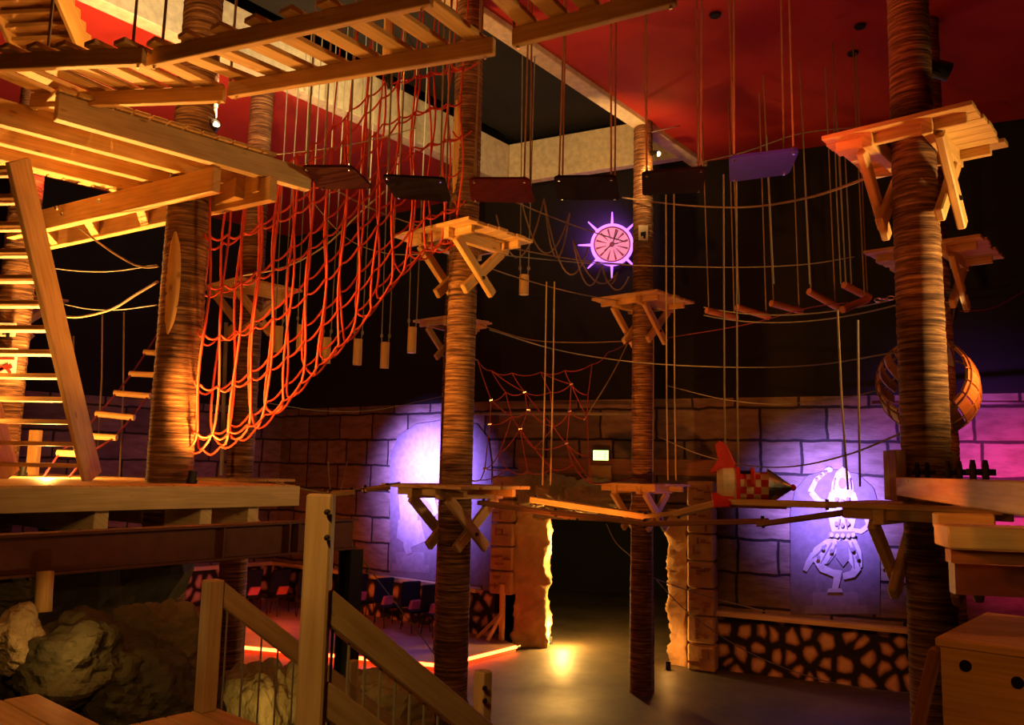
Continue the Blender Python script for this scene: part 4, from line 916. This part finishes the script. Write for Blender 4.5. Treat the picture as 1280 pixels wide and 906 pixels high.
# thin tassels beside violet board
for i, px in enumerate((958, 1003, 1042, 1048, 1055)):
    bb = MB(); y0 = (170, 150, 132, 160, 165)[i]; bb.tube([A(px, y0, 9.4), A(px + 4, 250, 9.4), A(px + 9, 355, 9.4)], .008, 5)
    tag(bb.build('hanging_rope', GREYR), ['thin rope hanging just right of the violet board', 'thin rope midway between violet board and high platform', 'tallest thin rope under the stay wire', 'thin rope second from the high right platform', 'thin rope closest to the high right platform'][i], 'rope')
# ---------------------------------------------------------------- lower plank bridge
def plank(a, c, Y0, Y1, label, wd=.16, th=.05, m=PINE, n=0):
    p = A(*a, Y0); q = A(*c, Y1); o = thing('bridge_plank', label, 'plank', (p + q) / 2 - UPZ * th / 2, 'planks of the low hanging bridge')
    bb = MB(); bb.beam(p, q, wd, th); bb.build('board', m, o, bevel=.008)
    for t in (.04, .96):
        s = p.lerp(q, t); bb = MB(); bb.tube([s - UPZ * (th * .8), s + UPZ * .05], .018, 8); bb.build('bolt', BLACKM, o)
    return o
plank((664, 624), (806, 645), 10.0, 9.6, 'long near plank of the low bridge before the doorway', th=.07)
plank((806, 645), (852, 641), 9.6, 9.4, 'short plank of the low bridge under the slim trunk')
plank((846, 642), (905, 627), 9.4, 9.0, 'plank rising toward the checkered rocket', th=.07)
plank((905, 627), (1040, 631), 8.9, 7.8, 'straight plank under the rocket to right platform', th=.06)
plank((600, 628), (716, 645), 9.8, 9.3, 'dark plank leaving the lower centre platform', m=DARKW)
plank((690, 640), (812, 655), 9.3, 9.0, 'dark lower plank above the doorway', m=DARKW)
plank((800, 655), (960, 651), 9.0, 8.4, 'dark lower plank under the checkered rocket', m=DARKW)
plank((950, 655), (1060, 640), 8.4, 7.7, 'dark lower plank ending at right platform', m=DARKW)
plank((412, 617), (440, 615), 8.9, 9.1, 'small lit step right of the tall post', wd=.12)
plank((455, 612), (485, 609), 9.4, 9.6, 'small lit step left of the lower centre platform', wd=.12)
cable('rope from lower deck along the small lit steps', [(345, 603, 8.3), (400, 615, 8.8), (430, 614, 9.1), (500, 603, 9.9)], .010, ROPE)
# crumpled rocks behind the bridge
boulder(668, 612, 16.9, (.40, .22, .35), 11, 'violet-lit craggy rock left above the doorway')
boulder(702, 617, 16.65, (.42, .22, .36), 12, 'craggy rock with pale rim above the doorway centre')
boulder(742, 620, 16.4, (.5, .22, .32), 13, 'brown craggy rock above the doorway right')
# ---------------------------------------------------------------- checkered rocket
rc = A(938, 608, 8.9); ax = V((1, -.22, 0)).normalized(); sx = V((-ax.y, ax.x, 0))
o = thing('toy_rocket', 'red and cream checkered rocket with silver cone nose', 'rocket', rc - UPZ * .2)
R_ = .15; n = 12; rows_ = 5
for par, mm, nm in ((0, CREAM, 'cream_checks'), (1, REDP, 'red_checks')):
    bb = MB()
    for i in range(rows_):
        for k in range(n):
            if (i + k) % 2 != par: continue
            for sub in range(2):
                cs = []
                for (ii, kk) in ((i, k + sub * .5), (i + 1, k + sub * .5), (i + 1, k + .5 + sub * .5), (i, k + .5 + sub * .5)):
                    th = 2 * math.pi * kk / n; cs.append(rc + ax * (-.19 + .36 * ii / rows_) + (sx * math.cos(th) + UPZ * math.sin(th)) * R_)
                bb.quad(cs)
    bb.build(nm, mm, o)
bb = MB(); bb.lathe([(-.20, 0), (-.20, R_ * .97), (.17, R_ * .97), (.17, 0)], rc, ax, 24); bb.build('hull_core', CREAM, o)
bb = MB(); bb.lathe([(.17, 0), (.17, R_ * 1.3), (.42, .02), (.43, 0)], rc, ax, 32); bb.build('nose_cone', CHROME, o, label='silver metal nose cone')
bb = MB(); bb.lathe([(.405, 0), (.405, .028), (.43, .036), (.455, .018), (.46, 0)], rc, ax, 14); bb.build('nose_tip', REDP, o, smooth=True)
bb = MB(); bb.lathe([(-.34, R_ * .8), (-.34, R_ * 1.05), (-.28, R_ * 1.25), (-.15, R_ * 1.3), (-.14, R_ * 1.1), (-.2, R_ * 1.0)], rc, ax, 28, closed=True); bb.build('engine_ring', CREAM, o)
bb = MB(); bb.lathe([(-.15, R_ * 1.08), (-.15, R_ * 1.36), (-.11, R_ * 1.36), (-.11, R_ * 1.08)], rc, ax, 28, closed=True); bb.build('ring_band', REDP, o)
bb = MB(); pts = [rc + ax * .02 + (sx * math.cos(t * math.pi / 14) + UPZ * math.sin(t * math.pi / 14)) * R_ * 1.22 for t in range(15)]; bb.tube(pts, .022, 8); bb.build('cockpit_hoop', REDP, o, smooth=True)
bb = MB(); bb.box(rc + UPZ * R_ * .9 - ax * .05, ax * .06, sx * R_ * .5, UPZ * .03); bb.build('cockpit_seat', RUBBER, o, bevel=.01)
for (poly, plane) in (([(-.42, .0), (-.16, .0), (-.15, .10), (-.24, .30), (-.31, .34), (-.36, .30), (-.33, .14)], UPZ), ([(-.40, 0), (-.16, 0), (-.22, .2), (-.38, .22)], -UPZ * .6 + sx * .8), ([(-.40, 0), (-.16, 0), (-.22, .2), (-.38, .22)], -UPZ * .6 - sx * .8)):
    bb = MB(); pl = plane.normalized(); bb.prism(poly, ax, pl, ax.cross(pl), rc + pl * (R_ * .9), .03); bb.build('fin', REDP, o, bevel=.006)
bb = MB(); bb.box(rc - UPZ * .19 + ax * .05, ax * .3, sx * .1, UPZ * .03); bb.build('seat_rail', DARKW, o)
# ---------------------------------------------------------------- barrel
bc = A(1160, 484, 9.6); ba = V((.58, .74, -.30)).normalized(); RB = 55 / F_PX * 9.6
o = thing('barrel_hoop', 'open slatted wooden barrel ring behind the large right trunk', 'barrel', bc - UPZ * RB)
a1 = ba.cross(UPZ).normalized(); a2 = a1.cross(ba); NS = 20
for k in range(NS):
    th = 2 * math.pi * k / NS
    if k in (3, 6): continue
    dr = a1 * math.cos(th) + a2 * math.sin(th); dt = -a1 * math.sin(th) + a2 * math.cos(th)
    prof = [(-.34, .88), (-.17, .97), (0, 1.0), (.17, .97), (.34, .88)]; bb = MB(); wv = RB * math.pi / NS * (.66 if 4 < k < 14 else .9); N0 = len(bb.v)
    for (h, rr) in prof:
        for (sx_, e) in ((-1, 0), (1, 0), (1, .028), (-1, .028)): bb.v.append(tuple(bc + ba * h + dr * (RB * rr + e) + dt * (wv * sx_ * rr)))
    for i in range(4):
        for q in range(4):
            q2 = (q + 1) % 4; bb.f.append((i * 4 + q, i * 4 + q2, (i + 1) * 4 + q2, (i + 1) * 4 + q)); bb.uv.append([(prof[i][0], q * .1 + k), (prof[i][0], q * .1 + .1 + k), (prof[i + 1][0], q * .1 + .1 + k), (prof[i + 1][0], q * .1 + k)])
    bb.f.append((3, 2, 1, 0)); bb.uv.append([(0, 0)] * 4); bb.f.append((16, 17, 18, 19)); bb.uv.append([(0, 0)] * 4)
    bb.build('stave', PINE, o)
for h in (-.28, -.02, .26):
    rr = RB * (.99 - .1 * (abs(h) / .34) ** 2) + .03; bb = MB(); pts = [bc + ba * h + (a1 * math.cos(t * math.pi / 20) + a2 * math.sin(t * math.pi / 20)) * rr for t in range(41)]; bb.tube(pts, .013, 6, caps=False); bb.build('hoop', ROPE, o)
bb = MB(); bb.tube([bc + UPZ * RB * .97, xyz(bc, CEILZ)], .01, 6); bb.build('rope', ROPE, o)
# ---------------------------------------------------------------- right foreground: beam, boards, rollers, box
p = A(1128, 608, 6.55); q = xyz(A(1330, 625, 3.0), p.z); bb = MB(); bb.beam(p, q, .09, .14); tag(bb.build('timber_beam', PINE, bevel=.008), 'orange timber beam running from right trunk out of the picture', 'beam')
for (pxs, Y, lab) in (((1146, 1160), 6.3, 'pair of black rubber discs in front of large right trunk'), ((1186, 1198), 5.6, 'black double disc roller just right of large trunk'), ((1218, 1230), 5.2, 'black double disc roller farthest right on the timber beam')):
    c = A(sum(pxs) / 2, 590, Y); dB = (q - p).normalized(); sB = dB.cross(UPZ); o = thing('rubber_roller', lab, 'roller', c - UPZ * .1, 'rubber rollers on the timber beam')
    for s in (-1, 1): bb = MB(); bb.lathe([(-.012, 0), (-.018, .045), (-.012, .075), (.012, .075), (.018, .045), (.012, 0)], c + V((.9, -.43, 0)) * .034 * s, (.9, -.43, 0), 22); bb.build('disc', RUBBER, o, smooth=True)
    bb = MB(); bb.tube([c - V((.9, -.43, 0)) * .07, c + V((.9, -.43, 0)) * .09], .02, 8); bb.build('axle', BLACKM, o)
o = thing('deck_edge', 'yellow plank deck edge at right border below the timber beam', 'deck', A(1240, 700, 4.4))
a = A(1176, 669, 4.5); c = a + V((1.4, -.35, 0)); bb = MB(); bb.beam(a, c, .30, .115); bb.build('edge_board', PALE, o, bevel=.008)
a = A(1185, 694, 4.65); bb = MB(); bb.beam(a, a + V((1.4, -.3, 0)), .1, .07); bb.build('bearer', DARKW, o)
a = A(1190, 722, 4.9); bb = MB(); bb.beam(a, a + V((1.4, -.3, 0)), .12, .17); bb.build('main_beam', STEEL, o)
bb = MB(); a = A(1168, 650, 5.6); bb.beam(a, a + V((.34, -.08, 0)), .12, .10); bb.build('pale_block', PALE, o, bevel=.01)
o = thing('wooden_box', 'large wooden box with round holes at bottom right corner', 'box', A(1230, 906, 4.2) - UPZ * .8)
bx = V((2.03, 4.05, 0)); zb = EYE - .74; sz = 1.1
c = bx + vD * .6 + uD * .5
bb = MB(); bb.box(xyz(c, zb - .02), vD * .62, uD * .52, UPZ * .02); bb.build('lid', PINE, o, bevel=.006)
bb = MB(); bb.box(xyz(c - uD * .49, zb - .04 - sz / 2), vD * .6, uD * .02, UPZ * sz / 2); fp = bb.build('front_panel', PINE, o)
bb = MB(); bb.box(xyz(c + uD * .49, zb - .04 - sz / 2), vD * .6, uD * .02, UPZ * sz / 2); bb.build('back_panel', PINE, o)
for s in (-1, 1): bb = MB(); bb.box(xyz(c + vD * .58 * s, zb - .04 - sz / 2), uD * .47, vD * .02, UPZ * sz / 2); bb.build('side_panel', PINE, o)
for (px, py) in ((1207, 832), (1272, 853)):
    dv = FW + RT * ((px - 640) / F_PX) + UP * ((453 - py) / F_PX); nn = uD; t = (xyz(c - uD * .515, 0) - V((0, 0, 0)) - V((CAM.x, CAM.y, 0))).dot(nn) / dv.dot(nn); hp = CAM + dv * t
    bb = MB(); bb.lathe([(0, 0), (0, .026), (.006, .024), (.007, 0)], hp, -uD, 16); bb.build('hole', RUBBER, fp, label='round dark hole')
bb = MB(); a = xyz(bx, zb - .05) - vD * .02; bb.beam(a, a - vD * .28 - UPZ * 1.1, .04, .12, up=uD); tag(bb.build('leaning_board', DARKW, bevel=.006), 'dark board leaning on left side of the wooden box', 'board')
# ---------------------------------------------------------------- lamps
def lamp(label, p, aim, r=.055, on=True, stand=False):
    p = V(p); d = V(aim).normalized(); o = thing('spot_lamp', label, 'lamp', p - d * .1, 'small black spot lamps')
    bb = MB(); bb.lathe([(-.14, 0), (-.14, r * .7), (-.05, r), (.06, r * 1.05), (.06, r * .85), (.03, r * .8)], p, d, 18); bb.build('housing', BLACKM, o, smooth=False)
    bb = MB(); bb.lathe([(.035, 0), (.035, r * .82)], p, d, 18); bb.build('lens', LENS, o)
    s = d.orthogonal().normalized(); bb = MB(); pts = [p + s * (r * 1.25 * math.cos(t * math.pi / 8)) - d * (.02 + r * 2.2 * math.sin(t * math.pi / 8)) for t in range(9)]; bb.tube(pts, .008, 6); bb.build('bracket', BLACKM, o)
lamp('lit spot lamp on the deck at foot of the thick left trunk', xyz(A(240, 600, 8.0), DZ + .06), (0.1, 0.05, 1), .04)
lamp('lit spot lamp on deck behind foot of the lower stairs', xyz(A(28, 590, 9.7), DZ + .06), (0.1, -.1, 1), .04)
lamp('black spot lamp on the end of the upper deck clamp beam', A(266, 158, 8.2), (.5, -.5, .3), .06)
lamp('lit spot lamp at the walkway edge above cargo net', A(486, 94, 8.4), (-.1, -.2, 1), .04)
lamp('lit spot lamp high on the slim trunk', A(821, 192, 13.85), (.4, -.6, -.3), .05)
lamp('lit spot lamp on the trunk behind the large right trunk', A(1191, 388, 10.5), (0, -.3, 1), .06)
lamp('lit lamp on the floor at the left doorway jamb', xyz(A(688, 785, 17.8), .08), (0, .2, 1), .05)
lamp('lit lamp on the floor at the right doorway jamb', xyz(A(835, 812, 15.75), .08), (0, .2, 1), .05)
lamp('unlit black spotlight high on the red ceiling at right', A(1178, 88, 7.1), (.8, -.1, -.3), .08)
bb = MB(); bb.tube([A(483, 90, 8.8), A(484, 62, 8.8), xyz(A(485, 36, 8.8), CEILZ)], .05, 12); tag(bb.build('hanging_post', PINE), 'lit post hanging from the ceiling seen between the walkway slats', 'post')
light('stub_light', 'POINT', A(490, 88, 8.6), 3, WARM, size=.02)
# ---------------------------------------------------------------- signs
def sign(label, px, py, Y, w_, h_, kind):
    c = A(px, py, Y); o = thing('warning_sign', label, 'sign', c - UPZ * h_ / 2)
    bb = MB(); bb.box(c, (w_ / 2, 0, 0), (0, .008, 0), (0, 0, h_ / 2)); bb.build('plate', SIGNW, o)
    bb = MB()
    if kind == 'fall':
        bb.box(c + V((-.02, -.01, -h_ * .22)), (.05, 0, .02), (0, .003, 0), (-.01, 0, .022)); bb.box(c + V((.05, -.01, -h_ * .2)), (.016, 0, .01), (0, .003, 0), (-.01, 0, .016)); bb.box(c + V((-.07, -.01, -h_ * .33)), (.035, 0, .03), (0, .003, 0), (-.012, 0, .014)); bb.box(c + V((.03, -.01, -h_ * .34)), (.03, 0, -.03), (0, .003, 0), (.01, 0, .012))
        bb.box(c + V((0, -.01, h_ * .1)), (w_ * .4, 0, 0), (0, .003, 0), (0, 0, .008)); bb.build('red_figure', SIGNR, o)
    else:
        bb.box(c + V((0, -.01, -.02)), (.045, 0, .01), (0, .003, 0), (0, 0, .035)); bb.box(c + V((.02, -.01, -.07)), (.02, 0, 0), (0, .003, 0), (0, 0, .03)); bb.build('dark_emblem', BLACKM, o)
sign('white warning sign with red falling figure on the left trunk', 9, 452, 9.85, .22, .32, 'fall')
sign('white paper notice above the warning sign on left trunk', 9, 412, 9.85, .2, .16, 'x')
sign('small pale emblem plate on the slim trunk beside violet wheel', 804, 291, 13.9, .16, .26, 'x')
# conduit on the slim trunk and metal post by the far left trunk
bb = MB(); bb.tube([xyz(A(817, 420, 13.9), EYE + 2.2), xyz(A(815, 600, 13.88), .1)], .012, 6); tag(bb.build('conduit', GREYR), 'pale cable running down the slim trunk', 'cable')
bb = MB(); bb.tube([xyz(A(279, 560, 12.6), EYE - .2), xyz(A(283, 400, 12.6), EYE + 2.1)], .03, 8); tag(bb.build('metal_pole', GREYR), 'grey metal pole beside the trunk behind the cargo net', 'pole')
bb = MB(); p = xyz(A(40, 592, 10.4), DZ); bb.beam(p, p + UPZ * .55, .12, .1); tag(bb.build('wooden_post', PINE, bevel=.006), 'short wooden post behind the lower stairs', 'post')
# ---------------------------------------------------------------- black chairs on the stage, trestle
CH = [(318, 752, 19.6, 'black tilted chair at left end of row, beside rear trunk'), (354, 752, 19.8, 'black tilted chair with orange cushion left of tall post'), (388, 755, 19.4, 'black tilted chair partly behind the tall post'), (452, 758, 19.2, 'black tilted chair just right of steel column'), (486, 758, 18.7, 'black tilted chair second right of steel column'), (520, 762, 18.2, 'black tilted chair second left of centre trunk'), (546, 766, 17.8, 'black tilted chair directly left of centre trunk')]
for (px, py, Y, lab) in CH:
    p = A(px, py, Y); p.z = .12; f = V((.55, -.83, 0)); s = V((.83, .55, 0))
    o = thing('folding_chair', lab, 'chair', p, 'row of black chairs under the ledge')
    bb = MB(); bb.box(p + UPZ * .42, s * .22, f * .22, UPZ * .03); bb.build('seat', RUBBER, o, bevel=.02)
    bb = MB(); bb.box(p + UPZ * .72 - f * .28, s * .22, f * .04, UPZ * .24 - f * .14 + s * .09); bb.build('backrest', RUBBER, o, bevel=.02)
    bb = MB(); bb.box(p + UPZ * .52 - f * .07, s * .12, f * .05, UPZ * .09 - f * .05 + s * .05); bb.build('cushion', CUSH, o, bevel=.02, label='red cushion')
    for i in (-1, 1):
        for j in (-1, 1): bb = MB(); bb.tube([p + s * .2 * i + f * .17 * j + UPZ * .4, p + s * .22 * i + f * .26 * j], .012, 6); bb.build('leg', BLACKM, o)
p = Z(627, 800, -3.43); o = thing('trestle_stand', 'small wooden braced post on the stage beside the doorway', 'stand', xyz(p, .12))
tp = A(630, 730, p.y); bb = MB(); bb.beam(xyz(p, .12), xyz(p, tp.z), .09, .09, up=uD); bb.build('post', PINE, o, bevel=.005)
for d_ in (V((-.5, .1, 0)), V((-.28, -.2, 0))): bb = MB(); bb.beam(xyz(p, .65), xyz(p + d_, .14), .05, .07); bb.build('brace', PINE, o, bevel=.005)
# ceiling plugs
for i, (px, py) in enumerate(((894, 18), (1075, 32), (1066, 66))):
    c = Z(px, py, 6.05); bb = MB(); bb.lathe([(-.03, 0), (-.03, .07), (.0, .08), (.01, 0)], c, (0, 0, 1), 16); tag(bb.build('ceiling_fitting', BLACKM), ['dark round ceiling fitting above the violet board', 'dark round ceiling fitting nearest right trunk top', 'dark round ceiling fitting lower of the pair by the right trunk'][i], 'ceiling fitting')
